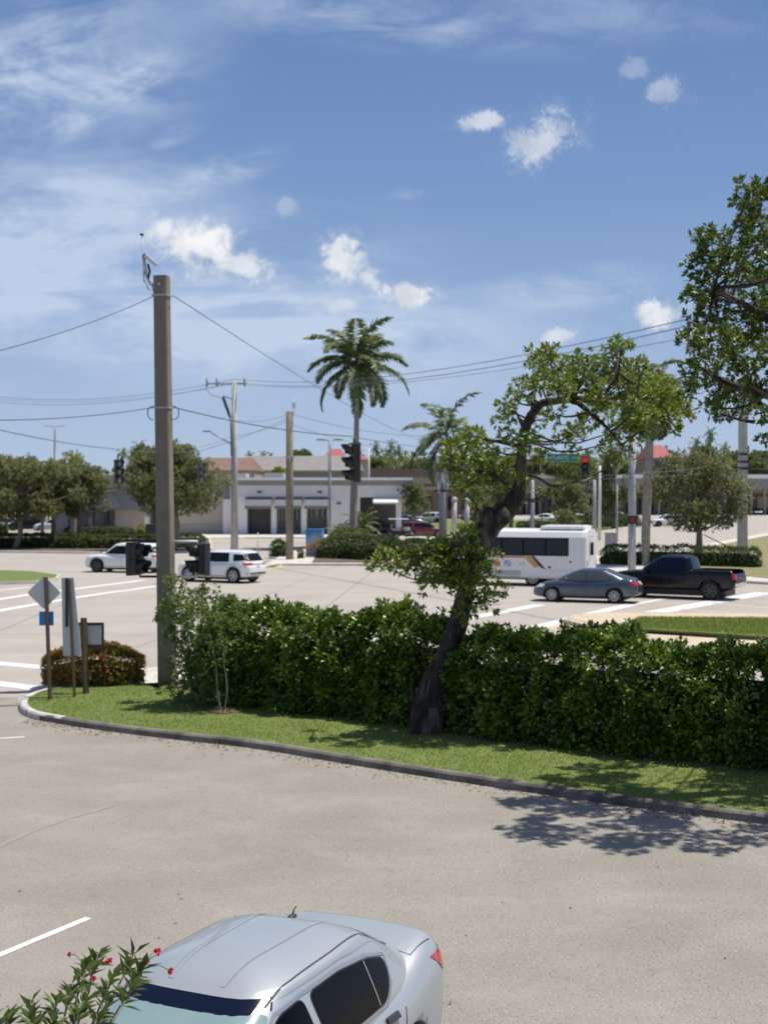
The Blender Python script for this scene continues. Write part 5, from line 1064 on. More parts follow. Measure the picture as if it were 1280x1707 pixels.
# pedestrian signal heads on arms low on the pole
for sg, px, lb, fc in ((-1, 233, 'black two part signal head on the left side of the thick concrete pole', -28), (1, 329, 'black two part signal head on the right side of the thick concrete pole', 205)):
    s = 1.02; c = P(px, 932, PY - .02); root = signal(lb, c, fc, 2, s * 1.02, None, 0, 'pedestrian_signal', 'signal_black', cat='signal head')
    a = Vector((PX + sg * .17, PY * K, c.z + .42)); b = Vector((c.x, PY * K, c.z + .42)); inv = Matrix.Rotation(-root.rotation_euler.z, 4, 'Z')
    bm = bmesh.new(); tube(bm, [inv @ (a - c), inv @ (b - c + Vector((sg * .0, 0, 0))), inv @ (b - c - Vector((0, 0, .06)))], .035, 8); tube(bm, [inv @ (a - c - Vector((0, 0, .84))), inv @ (b - c - Vector((0, 0, .84))), inv @ (b - c - Vector((0, 0, .78)))], .03, 8)
    obj('arm', bm, 'white_metal' if sg > 0 else 'dark_metal', root, True)
    # tall solid back shell
    obj('back_shell', bx(-.19, .19, .12, .28, -.40, .40), 'signal_grey' if sg > 0 else 'signal_black', root, bevel=.03)

wire('wire from the top of the thick pole out of the left edge', [(-60, 599, 13.5), (256, 494, PY)], .12, .016)
wire('thin wire falling right from the top of the thick pole', [(289, 493, PY), (486, 650, 50) if 0 else (760, 742, 100)], 1.2, .02)
wire('span wire leaving the left edge to the middle of the thick pole', [(-60, 700, 15), (258, 679, PY)], .1, .018)
wire('span wire from the thick pole through the big signal to the transformer pole', [(290, 679, PY), (581, 727, 22.5), (736, 746, 66)], .12, .024)
wire('low span wire carrying the two left hanging signals to the wooden pole', [(-60, 703, 18), (199, 749, 31), (335, 752, 38), (480, 697, 50)], .1, .025)
wire('wire from the wooden pole to the transformer pole', [(486, 690, 50), (736, 726, 66)], .5, .025)
wire('lower wire from the wooden pole past the big signal', [(486, 708, 50), (736, 756, 66)], .5, .02)
for i, (y0, y1, y2, sg, lb) in enumerate([(650, 632, 440, 1.8, 'upper power line from the left edge over the royal palm to the right edge'), (658, 637, 452, 1.9, 'middle power line passing over the royal palm'), (655, 640, 486, 1.6, 'lower power line passing over the royal palm')]):
    wire(lb, [(-80, y0, 78), (392, y1, 60), (1500, y2, 21)], sg * .75, .03 if i < 2 else .02)
wire('black cable between the pale pole and the grey pole at right', [(1238, 756, 50), (1055, 765, 40)], .1, .06, 'dark_metal'); wire('thin cable below the black cable at right', [(1400, 772, 54), (1238, 770, 50), (1055, 790, 40), (880, 790, 52), (741, 770, 66)], .1, .04)
wire('cable crossing the far right car park', [(1400, 778, 54), (1238, 781, 50), (1055, 797, 40), (890, 796, 60)], .1, .03)
wire('span wire holding the two red signals and the street sign', [(741, 738, 66), (893, 750, 52), (975, 750, 46), (1055, 742, 40)], .1, .03)
wire('thin wire from the concrete power pole to the wooden pole', [(392, 700, 60), (483, 690, 50)], .3, .02); wire('thin wire sloping left from the concrete power pole', [(386, 728, 60), (200, 752, 70), (-60, 770, 80)] if 0 else [(483, 700, 50), (392, 726, 60), (300, 752, 75)], .2, .02)
wire('guy wire holding the pale concrete pole at right', [Vector((GX(1150, 50).x, 50, .3)), P(1236, 780, 50)] if 0 else [P(1172, 891, 50), P(1234, 922, 50)], .0, .07, 'brown_metal', nm='guy_guard')

signal('black three light signal hanging over the road at far left', P(199, 786, 31), -50, 3, .95, None, .25, lensm='lens_pale')
signal('black three light signal hanging just right of the thick concrete pole', P(336, 787, 38), -50, 3, .95, None, .25, m='signal_grey', lensm='lens_pale')
t = signal('large three light signal seen from its side in front of the royal palm trunk', P(586, 771, 22.5), 200, 3, 1.1, None, .15, m='signal_black')
t.rotation_euler = (R(2), R(5), t.rotation_euler.z); obj('back_plate', bx(-.2, .2, .18, .24, -.62, .62), 'signal_grey', t, bevel=.02); bm = bmesh.new(); lathe(bm, [(.05, 0), (.05, .03)], 12, Matrix.Translation((0, .0, .72))); obj('indicator_lamp', bm, 'green_lens', t)
signal('left of the two red lit signals, its top light glowing behind the leaning trunk', P(894, 776, 52), -92, 3, 1.25, (0, 'red_lens'), .4)
signal('right of the two red lit signals, hanging right of the green street sign', P(975, 777, 46), -100, 3, 1.1, (0, 'red_lens'), .4)
# street name sign
c = P(937, 763, 48.5); root = thing('street_sign', 'green street name sign hanging between the two red signals', 'sign', tuple(c)); obj('plate', bx(-.95, .95, -.015, .015, -.27, .27), 'sign_green', root, bevel=.01)
for x in (-.7, .7): rod('hanger', [(x, 0, .27), (x, 0, .5)], .02, 'dark_metal', root, False)
text_mesh('lettering', 'ATLANTIC', .36, 'sign_white', root, Matrix.Translation((-.2, -.02, -.01)) @ Matrix.Rotation(R(90), 4, 'X'), .003, .78); text_mesh('lettering', 'AVE', .22, 'sign_white', root, Matrix.Translation((.74, -.02, .0)) @ Matrix.Rotation(R(90), 4, 'X'), .003, .75)
for z in (-.25, .25): obj('border', bx(-.93, .93, -.021, -.016, z - .01, z + .01), 'sign_white', root)

# utility poles
root, h = pole('power_pole', 'tall pale concrete power pole left of centre carrying insulators and a lamp arm', 391, 60, 634, .62, 'pole_concrete_pale', taper=.62)
o = Vector(root.location)
obj('crossarm', bx(-2.3, .9, -.05, .05, h - .35, h - .22), 'galvanised', root)
for x in (-2.2, -1.4, .85):
    bm = bmesh.new(); tube(bm, [(x, 0, h - .5), (x, 0, h + .25)], .09, 8); obj('insulator', bm, 'utility_grey', root, True)
for px, py in ((372, 662), (377, 676)): 
    bm = bmesh.new(); tube(bm, [P(px, py, 60) - o, P(px + 7, py + 20, 60) - o], .12, 8); obj('cutout_switch', bm, 'signal_grey', root, True)
rod('switch_arm', [P(372, 660, 60), P(389, 666, 60)], .05, 'galvanised', root); rod('drop_wire', [P(346, 636, 60), P(344, 650, 60), P(352, 658, 60), P(372, 664, 60)], .025, 'wire', root); rod('riser_cable', [P(384, 690, 59.8), P(385.5, 720, 59.8), P(386, 760, 59.7)], .06, 'wire', root)
rod('lamp_arm', [P(388, 742, 60), P(372, 732, 60), P(352, 721, 60)], .06, 'galvanised', root); q = P(349, 719, 60) - o; obj('lamp_head', bx(q.x - .5, q.x + .15, q.y - .16, q.y + .16, q.z - .06, q.z + .08), 'utility_grey', root, bevel=.05)
root, h = pole('wooden_pole', 'weathered brown pole standing left of the painted cabinet', 483, 50, 686, .52, 'wood_pole', taper=.9)
rod('aerial', [P(490, 690, 50), P(490.5, 664, 50)], .02, 'white_metal', root); q = P(490, 676, 50) - Vector(root.location); obj('aerial_box', bx(q.x - .12, q.x + .12, q.y - .1, q.y + .1, q.z - .2, q.z + .2), 'white_metal', root); obj('band', bx(-.3, .3, -.3, .3, h * .69, h * .69 + .12), 'galvanised', root)
root, h = pole('grey_pole', 'thick grey concrete pole carrying white transformers in front of the drooping palm', 737, 64, 745, .62, 'utility_grey', taper=.75)
for i, (dx, py) in enumerate([(-.42, 765), (-.1, 762), (.32, 768), (-.42, 790), (.0, 796), (.36, 792), (-.3, 812), (.35, 812)]):
    z = P(737, py, 64).z; bm = bmesh.new(); lathe(bm, [(.04, -.5), (.16, -.46), (.16, .30), (.10, .38), (.03, .5)], 10, Matrix.Translation((dx, -.35, z))); obj('insulator', bm, 'white_metal' if i % 2 == 0 else 'utility_grey', root, True)
z = P(737, 818, 64).z; obj('crossarm', bx(-.75, .75, -.5, -.25, z - .08, z + .08), 'dark_metal', root); z = P(737, 776, 64).z; obj('crossarm', bx(-.6, .75, -.5, -.25, z - .3, z + .3), 'signal_grey', root)
pole('grey_pole', 'bare grey pole between the pickup and the bus in front of the pale palm trunk', 1053, 40.5, 716, .44, 'utility_grey', taper=.85)
root, h = pole('concrete_pole', 'pale square concrete pole at right beyond the pickup bed', 1237, 50, 650, .60, 'pole_concrete_pale', square=True, taper=.78)
for y in (757, 770, 781): z = P(1237, y, 50).z; obj('band', bx(-.3, .3, -.3, .3, z - .08, z + .08), 'dark_metal', root)
q = P(1246, 748, 50) - Vector(root.location); bm = bmesh.new(); tube(bm, [(0, -.1, q.z - .2), (q.x, -.1, q.z - .2), (q.x, -.1, q.z + .2)], .06, 6); obj('bracket', bm, 'dark_metal', root)
def lamp_pole(lb, px, Y, top, w, m, heads=2, hw=.9, group=None):
    root, h = pole('light_pole', lb, px, Y, top, w, m, group, cat='lamp post', taper=.7)
    if heads: 
        rod('arm', [(-hw * .6, 0, h - .05), (hw * .6, 0, h - .05)], .05, m, root, False)
        for s in (-1, 1)[:heads]: obj('lamp_head', bx(s * hw - .38, s * hw + .38, -.2, .2, h - .08, h + .08), 'white_metal' if px < 100 else 'galvanised', root, bevel=.03)
    return root, h
lamp_pole('thin double headed light pole between the wooden pole and the royal palm', 549.5, 68, 733, .34, 'utility_grey', 2, .8)
lamp_pole('distant double headed light pole rising over the left oaks', 92, 95, 710, .36, 'utility_grey', 2, 1.0)
lamp_pole('short white pole on the skyline right of the big signal', 615, 120, 748, .32, 'white_metal', 0)
lamp_pole('white slender light pole in the green verge above the bus', 999, 72, 776, .34, 'white_metal', 0)
lamp_pole('thin grey pole left of the bare grey pole', 1028, 70, 808, .2, 'utility_grey', 0)
lamp_pole('grey pole under the left red signal', 887, 62, 800, .42, 'utility_grey', 0)
lamp_pole('dark slim trunk like pole left of the white light pole', 990, 84, 800, .5, 'utility_grey', 0)
def lantern(lb, px, Y, top):
    root, h = pole('lantern_post', lb, px, Y, top, .62 if px > 700 else .3, 'pole_concrete_pale', cat='lamp post', taper=.9); bm = bmesh.new(); bmesh.ops.create_uvsphere(bm, u_segments=16, v_segments=10, radius=.34, matrix=Matrix.Translation((0, 0, h + .2))); obj('globe', bm, 'pole_concrete_pale', root, True)
lantern('left of the two pale lantern posts behind the leaning trunk', 757, 84, 836); lantern('right of the two pale lantern posts behind the leaning trunk', 778, 86, 838); lantern('short globe lantern among the shrubs at far left', 71, 64, 862)
root, h = pole('signal_post', 'slim post with a small black walk signal beside the bare grey pole', 1053, 38, 862, .14, 'galvanised', cat='post'); obj('signal_box', bx(-.26, .26, -.2, .1, h - .35, h + .08), 'signal_black', root, bevel=.02); obj('lens', bx(-.15, .15, -.215, -.2, h - .27, h), 'orange_lens', root)
pole('bollard', 'slim pale post on the far corner left of the wooden pole', 430, 56, 888, .09, 'white_metal', cat='post')
root = thing('cabinet', 'pinkish grey utility cabinet at the right end of the bus', 'cabinet', tuple(GX(1018, 56))); obj('box', bx(-.42, .42, -.3, .3, 0, 1.55), 'pink_cabinet', root, bevel=.03); obj('lid', bx(-.46, .46, -.34, .34, 1.55, 1.62), 'pink_cabinet', root); obj('door', bx(-.34, .34, -.315, -.3, .15, 1.45), 'pink_cabinet', root)
root = thing('cabinet', 'dark grey utility cabinet beside the yellow green bush', 'cabinet', tuple(GX(253, 66))); obj('box', bx(-.5, .5, -.35, .35, 0, 1.75), 'cabinet', root, bevel=.03); obj('lid', bx(-.55, .55, -.4, .4, 1.75, 1.83), 'cabinet', root); obj('door', bx(-.42, .42, -.365, -.35, .15, 1.6), 'cabinet', root)
# signal control cabinet wrapped in a colourful picture
m = mat('wrap_art', (.08, .24, .5), .5, None); nt = m.node_tree; N = nt.nodes; Lk = nt.links; b = N['Principled BSDF']; tc = N.new('ShaderNodeTexCoord'); sx = N.new('ShaderNodeSeparateXYZ'); nz = N.new('ShaderNodeTexNoise'); nz.inputs['Scale'].default_value = 1.8
Lk.new(tc.outputs['Object'], sx.inputs[0]); Lk.new(tc.outputs['Object'], nz.inputs['Vector']); ad = N.new('ShaderNodeMath'); ad.operation = 'MULTIPLY_ADD'; Lk.new(nz.outputs[0], ad.inputs[0]); ad.inputs[1].default_value = 1.1; Lk.new(sx.outputs[2], ad.inputs[2])
a2 = N.new('ShaderNodeMath'); a2.operation = 'MULTIPLY_ADD'; Lk.new(sx.outputs[0], a2.inputs[0]); a2.inputs[1].default_value = -.35; Lk.new(ad.outputs[0], a2.inputs[2])
rp = N.new('ShaderNodeValToRGB'); mrn = N.new('ShaderNodeMapRange'); Lk.new(a2.outputs[0], mrn.inputs[0]); mrn.inputs[1].default_value = .4; mrn.inputs[2].default_value = 2.5; Lk.new(mrn.outputs[0], rp.inputs[0]); e = rp.color_ramp.elements
e[0].position = 0; e[0].color = (.13, .12, .17, 1); e[1].position = 1; e[1].color = (.05, .17, .42, 1)
for ps, cl_ in ((.3, (.2, .16, .22)), (.42, (.5, .2, .1)), (.55, (.62, .33, .14)), (.68, (.3, .45, .6)), (.82, (.1, .28, .55))): q = e.new(ps); q.color = (*cl_, 1)
Lk.new(rp.outputs[0], b.inputs['Base Color'])
root = thing('cabinet', 'signal cabinet wrapped in a blue and orange sunset picture on the far corner', 'cabinet', (GX(525, 52).x, 52 * K, .15), R(-8)); obj('box', bx(-.6, .6, -.35, .35, .1, 1.95), 'wrap_art', root, bevel=.03); obj('base', bx(-.62, .62, -.37, .37, 0, .1), 'pale_concrete', root)

# sign posts at the end of the strip, seen from behind
def rod2(name, a, b, w, m, root):
    o = Vector(root.location); bm = bmesh.new(); tube(bm, [a - o, b - o], w, 4); return obj(name, bm, m, root)
Y1 = 16.75; b0 = G(84, 1167, .1); root = thing('road_sign', 'back of a grey diamond road sign with small blue plate on a brown post', 'sign', tuple(b0)); tp = PW(77, 962, b0.y)
rod2('post', b0, tp, .045, 'brown_metal', root)
c = PW(74, 988, b0.y + .05) - b0; bm = bmesh.new(); r = .375; ring = [(0, -r), (r, 0), (0, r), (-r, 0)]; rr_ = rounded(ring, .06); f = [bm.verts.new((c.x + x, c.y, c.z + z)) for x, z in rr_]; g = [bm.verts.new((c.x + x, c.y + .006, c.z + z)) for x, z in rr_]; bm.faces.new(f); bm.faces.new(g[::-1]); n = len(f)
for i in range(n): bm.faces.new((f[i], g[i], g[(i + 1) % n], f[(i + 1) % n]))
obj('diamond_plate', bm, 'sign_back', root); c = PW(78, 1031, b0.y + .05) - b0; obj('blue_plate', bx(c.x - .16, c.x + .16, c.y, c.y + .006, c.z - .155, c.z + .155), 'blue_plate', root)
b0 = G(125, 1163, .1); root = thing('banner_sign', 'tall narrow pale sign panel on a thin dark post beside the diamond sign', 'sign', tuple(b0)); rod2('post', b0, PW(116, 966, b0.y), .032, 'brown_metal', root)
c0, c1 = PW(103, 963, b0.y + .06) - b0, PW(136, 1093, b0.y + .06) - b0; bm = bmesh.new(); w0 = .27
vs = [(c0.x, c0.z), (c0.x + w0, c0.z + .0), (c1.x, c1.z), (c0.x + .03, c1.z)]; f = [bm.verts.new((x, c0.y, z)) for x, z in vs]; g = [bm.verts.new((x, c0.y + .03, z)) for x, z in vs]; bm.faces.new(f[::-1]); bm.faces.new(g)
for i in range(4): bm.faces.new((f[i], f[(i + 1) % 4], g[(i + 1) % 4], g[i]))
bmesh.ops.recalc_face_normals(bm, faces=bm.faces[:]); obj('panel', bm, 'sign_back', root); obj('panel_edge', bx(c0.x + .09, c0.x + .15, c0.y - .03, c0.y - .002, c0.z - 1.1, c0.z - .01), 'dark_plastic', root)
b0 = G(144, 1157, .1); root = thing('framed_sign', 'square grey sign back on a short thick brown wooden post', 'sign', tuple(b0)); rod2('post', b0, PW(140, 1030, b0.y), .075, 'brown_wood', root)
a, b = PW(124, 1040, b0.y + .07) - b0, PW(172, 1077, b0.y + .07) - b0; obj('panel', bx(a.x, b.x, a.y, a.y + .02, b.z, a.z), 'sign_back', root)
for q in ((a.x - .02, b.x + .02, a.z - .03, a.z + .03), (a.x - .02, b.x + .02, b.z - .03, b.z + .03), (b.x - .02, b.x + .025, b.z + .03, a.z - .03), (a.x - .025, a.x + .02, b.z + .03, a.z - .03)): obj('frame', bx(q[0], q[1], a.y - .02, a.y + .03, q[2], q[3]), 'dark_plastic', root)

# ------------------------------------------------------------------ buildings
def yw(root, Y): return root.location.y + (Y - root.location.y / K)
def bbx(name, root, x0, x1, y0, y1, Y, dep, m, bevel=0., z0=None):
    o = Vector(root.location); Y = yw(root, Y); a = PW(x0, y0, Y); b = PW(x1, y1, Y); zb = b.z if z0 is None else z0
    return obj(name, bx(a.x - o.x, b.x - o.x, Y - o.y, Y + dep - o.y, zb - o.z, a.z - o.z), m, root, bevel=bevel)
def awning(root, x0, x1, y0, y1, Y, dep, m='awning'):
    o = Vector(root.location); Y = yw(root, Y); a = PW(x0, y0, Y) - o; b = PW(x1, y1, Y) - o; bm = bmesh.new(); d = -dep; ht = a.z - b.z
    pr = [(0, a.z), (d * .5, a.z - ht * .25), (d, a.z - ht * .75), (d, b.z), (d + .05, b.z), (0, a.z - ht * .5)]
    L_ = [bm.verts.new((a.x, a.y + y, z)) for y, z in pr]; R__ = [bm.verts.new((b.x, a.y + y, z)) for y, z in pr]; n = len(pr)
    for i in range(n): bm.faces.new((L_[i], L_[(i + 1) % n], R__[(i + 1) % n], R__[i]))
    bm.faces.new(L_[::-1]); bm.faces.new(R__); bmesh.ops.recalc_face_normals(bm, faces=bm.faces[:]); obj('awning', bm, m, root)
YB = 80
W_ = thing('white_building', 'long low white building with grey awnings, columns and flat roof across the road', 'building', tuple(GX(480, YB)))
bbx('wall', W_, 378, 592, 826, 894, YB + 2.4, 13, 'wall_grey', z0=0); bbx('fascia', W_, 384, 686, 808, 829, YB, 14, 'wall_white'); bbx('cornice', W_, 381, 689, 800, 809, YB - .25, 14.6, 'wall_grey'); bbx('roof_edge', W_, 379, 688, 796, 800.5, YB - .4, 14.9, 'cornice_white')  # recessed wall is greyed so its colour carries the shade behind the awnings
bbx('wall', W_, 555, 592, 829, 894, YB, 1.6, 'wall_white', z0=0)
for x0, x1 in ((452, 461), (502, 511), (546, 556), (384, 412)): bbx('column', W_, x0, x1, 829, 894, YB + .1, 1.2, 'cornice_white', z0=0)
for x0, x1 in ((411, 453), (460, 503), (509, 548)): awning(W_, x0 - 1, x1 + 1, 828, 848, YB + .02, 1.3)
bbx('garage_door', W_, 415, 450, 844, 892, YB + 2.3, .05, 'door_and_shade_grey', z0=.1)
for x0, x1, y0, y1 in ((466, 476, 847, 868), (489, 502, 846, 866), (513, 526, 845, 864), (530, 545, 845, 864)):
    w_ = bbx('window', W_, x0, x1, y0, y1, YB + 2.32, .06, 'shop_glass'); o2 = Vector(W_.location)
    a, b = PW(x0, y0, YB * K + 2.3) - o2, PW(x1, y1, YB * K + 2.3) - o2; bm = bmesh.new(); mx_ = (a.x + b.x) / 2; box(bm, mx_ - .05, mx_ + .05, a.y - .02, a.y + .0, b.z, a.z); box(bm, a.x - .06, a.x + .03, a.y - .02, a.y, b.z, a.z); box(bm, b.x - .03, b.x + .06, a.y - .02, a.y, b.z, a.z); f_ = obj('frame', bm, 'white_metal', W_); f_.parent = w_
bbx('low_wall', W_, 461, 547, 884, 894, YB + .5, .15, 'door_and_shade_grey', z0=0)
for px in (433, 533):
    q = PW(px, 820, YB * K - .02) - Vector(W_.location); bm = bmesh.new(); lathe(bm, [(.3, 0), (.3, .03)], 20, Matrix.Translation(q) @ Matrix.Rotation(R(90), 4, 'X') @ Matrix.Diagonal((1, .4, 1, 1))); obj('vent', bm, 'signal_grey', W_)
q = PW(565, 839, YB * K - .02) - Vector(W_.location); bm = bmesh.new(); lathe(bm, [(.28, 0), (.28, .03), (.2, .035)], 20, Matrix.Translation(q) @ Matrix.Rotation(R(90), 4, 'X') @ Matrix.Diagonal((1, .6, 1, 1))); obj('wall_lamp', bm, 'awning', W_)
bbx('canopy_back', W_, 592, 668, 829, 880, YB + 9, .4, 'door_and_shade_grey', z0=0); bbx('column', W_, 660, 669, 829, 885, YB + .1, .9, 'cornice_white', z0=0); awning(W_, 622, 664, 829, 840, YB + .05, 1.2, 'awning_white'); bbx('column', W_, 592, 600, 829, 885, YB + .1, .9, 'wall_white', z0=0)  # dark grey on canopy_back puts the under-canopy shade into its colour
# its side and the shop at left
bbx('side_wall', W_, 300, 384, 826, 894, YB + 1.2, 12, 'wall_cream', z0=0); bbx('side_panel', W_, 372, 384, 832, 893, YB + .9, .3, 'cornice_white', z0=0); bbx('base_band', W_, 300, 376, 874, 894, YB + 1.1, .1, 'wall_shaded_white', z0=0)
bbx('parapet', W_, 150, 384, 797, 829, YB + 1.0, 13, 'wall_grey'); bbx('parapet_cap', W_, 150, 381, 792, 797.4, YB + .8, 13.4, 'wall_tan')
S_ = thing('shop', 'grey fronted shop with dark glass doors under an arch behind the left oaks', 'building', tuple(GX(165, 78)))
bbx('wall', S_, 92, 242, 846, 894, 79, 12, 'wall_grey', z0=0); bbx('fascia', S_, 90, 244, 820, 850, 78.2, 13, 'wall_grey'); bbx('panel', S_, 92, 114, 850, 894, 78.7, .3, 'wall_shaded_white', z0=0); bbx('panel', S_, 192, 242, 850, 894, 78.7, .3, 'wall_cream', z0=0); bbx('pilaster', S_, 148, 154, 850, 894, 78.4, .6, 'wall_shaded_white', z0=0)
for x0, x1 in ((115, 147), (155, 190)):
    w_ = bbx('window', S_, x0, x1, 853, 886, 78.95, .08, 'shop_glass'); 
    for k in (.33, .66):
        xx = x0 + (x1 - x0) * k; f_ = bbx('frame', S_, xx - .6, xx + .6, 853, 886, 78.93, .04, 'wall_grey'); f_.parent = w_
    f_ = bbx('frame', S_, x0, x1, 876.5, 878, 78.92, .04, 'wall_grey'); f_.parent = w_
bm = bmesh.new(); q = PW(173, 838, 78 * K) - Vector(S_.location); k = 16; rr = 1.75; F_ = [bm.verts.new((q.x + rr * math.cos(math.pi * i / k), q.y + .1, q.z - .6 + rr * 1.0 * math.sin(math.pi * i / k))) for i in range(k + 1)]; B_ = [bm.verts.new((v.co.x, v.co.y + 1, v.co.z)) for v in F_]; bm.faces.new(F_[::-1]); bm.faces.new(B_)
for i in range(k): bm.faces.new((F_[i], F_[i + 1], B_[i + 1], B_[i]))
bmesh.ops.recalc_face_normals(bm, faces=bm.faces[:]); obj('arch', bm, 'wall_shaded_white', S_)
bbx('roof_edge', S_, 88, 246, 816, 820.5, 78, 13.4, 'wall_tan')
# roofs behind
def gable(root, x0, x1, ytop, yeave, Y, dep, m, hip=.2):
    o = Vector(root.location); Y = yw(root, Y); a, b = PW(x0, ytop, Y + dep / 2), PW(x1, yeave, Y); zt, ze = a.z - o.z, b.z - o.z; xa, xb = PW(x0, 820, Y).x - o.x, b.x - o.x; i = (xb - xa) * hip; bm = bmesh.new()
    v = [bm.verts.new(q) for q in [(xa, Y - o.y, ze), (xb, Y - o.y, ze), (xb, Y + dep - o.y, ze), (xa, Y + dep - o.y, ze), (xa + i, Y + dep / 2 - o.y, zt), (xb - i, Y + dep / 2 - o.y, zt)]]
    for f in ((0, 1, 5, 4), (1, 2, 5), (2, 3, 4, 5), (3, 0, 4), (3, 2, 1, 0)): bm.faces.new([v[k] for k in f])
    bmesh.ops.recalc_face_normals(bm, faces=bm.faces[:]); obj('roof', bm, m, root)
def house(lb, x0, x1, ytop, yeave, Y, dep, rm, wm, hip=.2, wins=(), nm='house', base=0):
    root = thing(nm, lb, 'building', tuple(GX((x0 + x1) / 2, Y))); gable(root, x0, x1, ytop, yeave, Y, dep, rm, hip); bbx('wall', root, x0 + 1.5, x1 - 1.5, yeave + .3, 840, Y + .6, dep - 1.2, wm, z0=0)
    for a, b, c, d in wins: bbx('window', root, a, b, c, d, Y + .55, .1, 'shop_glass')
    return root
house('low terracotta tiled roof behind the concrete power pole', 318, 426, 763, 784, 104, 16, 'terracotta', 'wall_tan', .12)
r_ = thing('grey_roofed_building', 'wide grey roofed building rising behind the white building', 'building', tuple(GX(500, 112))); bbx('wall', r_, 395, 600, 783, 840, 113, 20, 'wall_grey', z0=0); gable(r_, 390, 604, 760, 784, 112, 24, 'grey_roof', .04); bbx('roof_edge', r_, 392, 602, 784, 787, 111.8, 1, 'wall_tan')
bbx('roof_vent', r_, 426, 436, 790, 796, 111.6, .3, 'wall_shaded_white'); 
bbx('roof_box', W_, 440, 472, 788, 799, YB + 5, 4, 'wall_grey'); bbx('roof_box', W_, 385, 410, 789, 799, YB + 4, 4, 'wall_shaded_white')
house('house with red gabled roof just left of the big signal', 536, 580, 748, 765, 150, 10, 'red_roof', 'wall_tan', .3); house('small red roof just right of the big signal', 584, 614, 759, 766, 140, 8, 'red_roof', 'wall_tan', .2)
house('red roofed brown house seen over the strip mall at right', 1074, 1122, 742, 763, 165, 12, 'red_roof', 'wall_brown', .22, [(1092, 1100, 768, 781), (1078, 1084, 768, 781)]); house('small red roof to the right of the red roofed brown house', 1118, 1142, 756, 763, 170, 8, 'red_roof', 'wall_brown', .2)
# strip mall across the far car park
M_ = thing('strip_mall', 'long low strip mall with white roof edge across the far car park at right', 'building', tuple(GX(980, 150)))
bbx('wall', M_, 800, 1340, 812, 858, 154, 14, 'wall_brown', z0=0); bbx('fascia', M_, 795, 1345, 797, 815, 150, 18, 'wall_grey'); bbx('roof_edge', M_, 793, 1347, 791, 797.5, 149.6, 18.8, 'cornice_white'); bbx('shade_band', M_, 800, 1340, 815, 822, 152, 2, 'wall_tan')
for px in range(812, 1340, 22): bbx('column', M_, px - 1.5, px + 1.5, 815, 858, 150.4, .5, 'wall_tan', z0=0)
for px in range(818, 1330, 22):
    if px < 1240: bbx('shop_window', M_, px, px + 12, 832, 856, 153.9, .1, 'shop_glass')
for x0, x1 in ((1262, 1273), (1276, 1290)): bbx('cream_panel', M_, x0, x1, 828, 848, 153.8, .2, 'wall_cream')  # plain cream panels towards the right end of the mall
M2 = thing('brown_building', 'low tan and brown building right of the white building behind the grey pole', 'building', tuple(GX(740, 128)))
bbx('wall', M2, 690, 800, 812, 866, 129, 14, 'wall_brown', z0=0); bbx('fascia', M2, 688, 802, 797, 806, 128, 15, 'wall_tan'); bbx('band', M2, 689, 801, 806, 811, 128.3, 15, 'wall_brown'); bbx('fascia', M2, 690, 800, 811, 817, 128.1, 15, 'wall_tan')
for x0, x1 in ((700, 708), (712, 720), (746, 754), (770, 780)): bbx('window', M2, x0, x1, 828, 850, 128.9, .1, 'shop_glass')
F_ = thing('rail_fence', 'long grey rooftop screen on the skyline right of the big signal', 'fence', tuple(GX(700, 148))); bbx('screen', F_, 600, 842, 781, 796, 148, .4, 'wall_brown'); bbx('wall', F_, 600, 842, 796, 845, 148.2, 8, 'wall_tan', z0=0)
for px in range(604, 842, 12): bbx('post', F_, px - .7, px + .7, 776, 796, 147.8, .2, 'grey_roof')
tree_px = [(-80, 1), (160, 2), (320, 3), (470, 4), (660, 5), (820, 6), (1010, 7), (1190, 8), (1350, 9)]
tl, dl = [], []     # a distant wood that closes the horizon
for i in range(520):
    px = random.uniform(-400, 1700); Y = random.uniform(210, 330); q = GX(px, Y); hh = random.uniform(8, 13) * Y / 250 * (1.5 if px > 620 else .95); c, d = blobpts(14, (q.x, q.y, hh * .62), hh * .5, .75, .4); tl.append(c); dl.append(d + [0, 0, .4])
c, dd, nn = tufts(np.concatenate(tl), np.concatenate(dl), 5, .8, .8); leaves('distant_wood', c, dd, nn, rng.uniform(1.4, 2.6, len(c)), 1.3, 'dull_leaf'); tag(C.objects['distant_wood'], 'dark green line of distant trees along the horizon', kind='stuff')

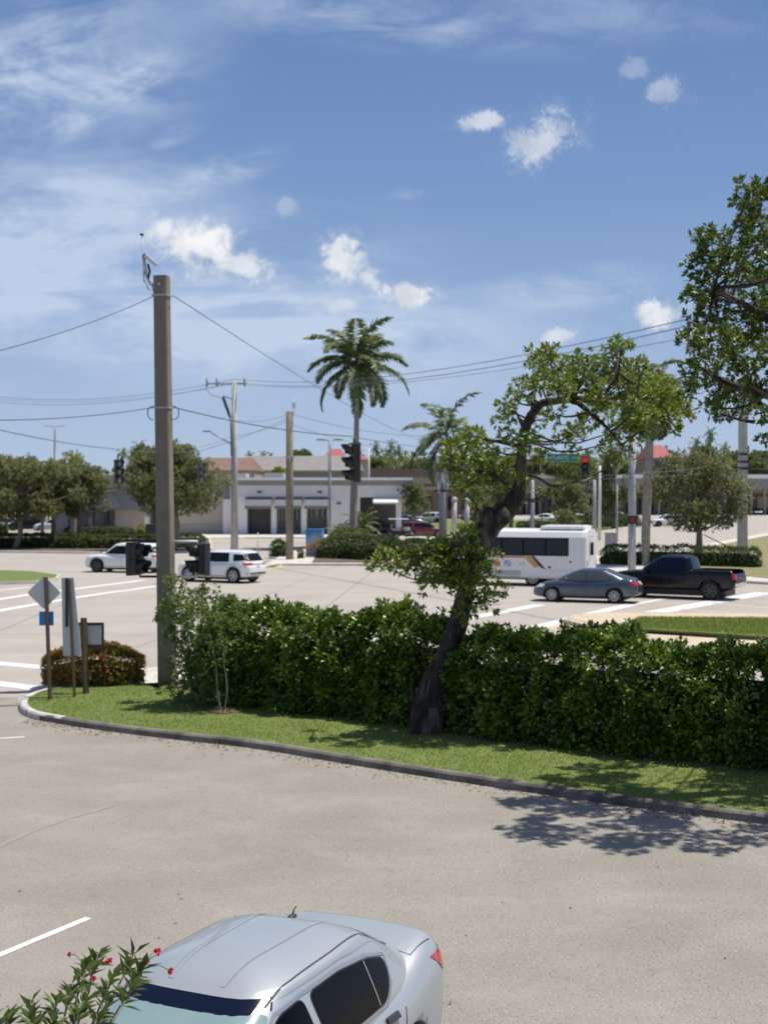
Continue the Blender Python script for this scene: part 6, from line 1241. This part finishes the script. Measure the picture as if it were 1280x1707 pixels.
# ------------------------------------------------------------------ flowering shrub close to the camera
b0 = Vector((-2.15, 5.1, 0)); root = thing('flowering_shrub', 'tall leafy shrub with small red flowers reaching up beside the silver car windscreen', 'shrub', tuple(b0)); bm = bmesh.new(); LC, LD, LN, LL, LW = [], [], [], [], []
tips = [(240, 1612, 3.35), (225, 1590, 3.4), (190, 1628, 3.3), (143, 1612, 3.3), (120, 1640, 3.25), (150, 1650, 3.2), (95, 1668, 3.15), (52, 1672, 3.2), (60, 1705, 3.1), (12, 1700, 3.05), (180, 1668, 3.25), (20, 1735, 3.0), (130, 1690, 3.1), (-20, 1690, 3.0), (165, 1590, 3.4), (90, 1720, 3.1), (230, 1635, 3.3)]
hub = P(60, 1860, 3.0)
for a, b, Y in tips:
    t = P(a, b, Y); m_ = hub.lerp(t, .55) + Vector((0, 0, -.06)); pp, rr = smoothpts([b0 + Vector((0, 0, .0)), b0.lerp(hub, .6), hub, m_, t], [.03, .02, .011, .006, .004], 2); tube(bm, [q - b0 for q in pp], rr, 6); dr = (t - m_).normalized()
    for k in range(21):
        az = k * 2.4 + random.uniform(-.3, .3); e1 = Vector((1, 0, 0)).cross(dr).normalized(); e2 = dr.cross(e1); o_ = (e1 * math.cos(az) + e2 * math.sin(az)); dd = (o_ * (1.0 - .02 * k) + dr * random.uniform(.1, .9) + Vector((0, 0, .15))).normalized()
        LC.append(tuple(t - dr * random.uniform(0, .13) - b0)); LD.append(tuple(dd)); LN.append(tuple(dr + Vector((0, -.1, .5)))); LL.append(random.uniform(.06, .11)); LW.append(random.uniform(.026, .036))
obj('stem', bm, 'pale_bark', root, True); leaves('foliage', np.array(LC), np.array(LD), np.array(LN), np.array(LL), np.array(LW), 'near_leaf', root, fold=.18)
for a, b, Y, s in [(182, 1603, 3.3, 1.), (262, 1587, 3.4, 1.), (286, 1620, 3.4, .9), (156, 1632, 3.2, .7), (117, 1591, 3.35, .6), (246, 1602, 3.35, .6)]:
    t = P(a, b, Y) - b0; st = min(tips, key=lambda q: (q[0] - a) ** 2 + (q[1] - b) ** 2); bm = bmesh.new(); s0 = P(*st) - b0; tube(bm, [s0, s0.lerp(t, .6) + Vector((0, 0, .02)), t], .0025, 5); obj('flower_stalk', bm, 'green_stem', root)
    n = 14; c = np.tile(np.array(t), (n, 1)); d = norm(rng.normal(size=(n, 3)) + [0, 0, .5]); leaves('flower', c, d, rng.normal(size=(n, 3)), .024 * s, .018 * s, 'red_petal', root)
for a, b in [(92, 1606), (60, 1603)]: pass
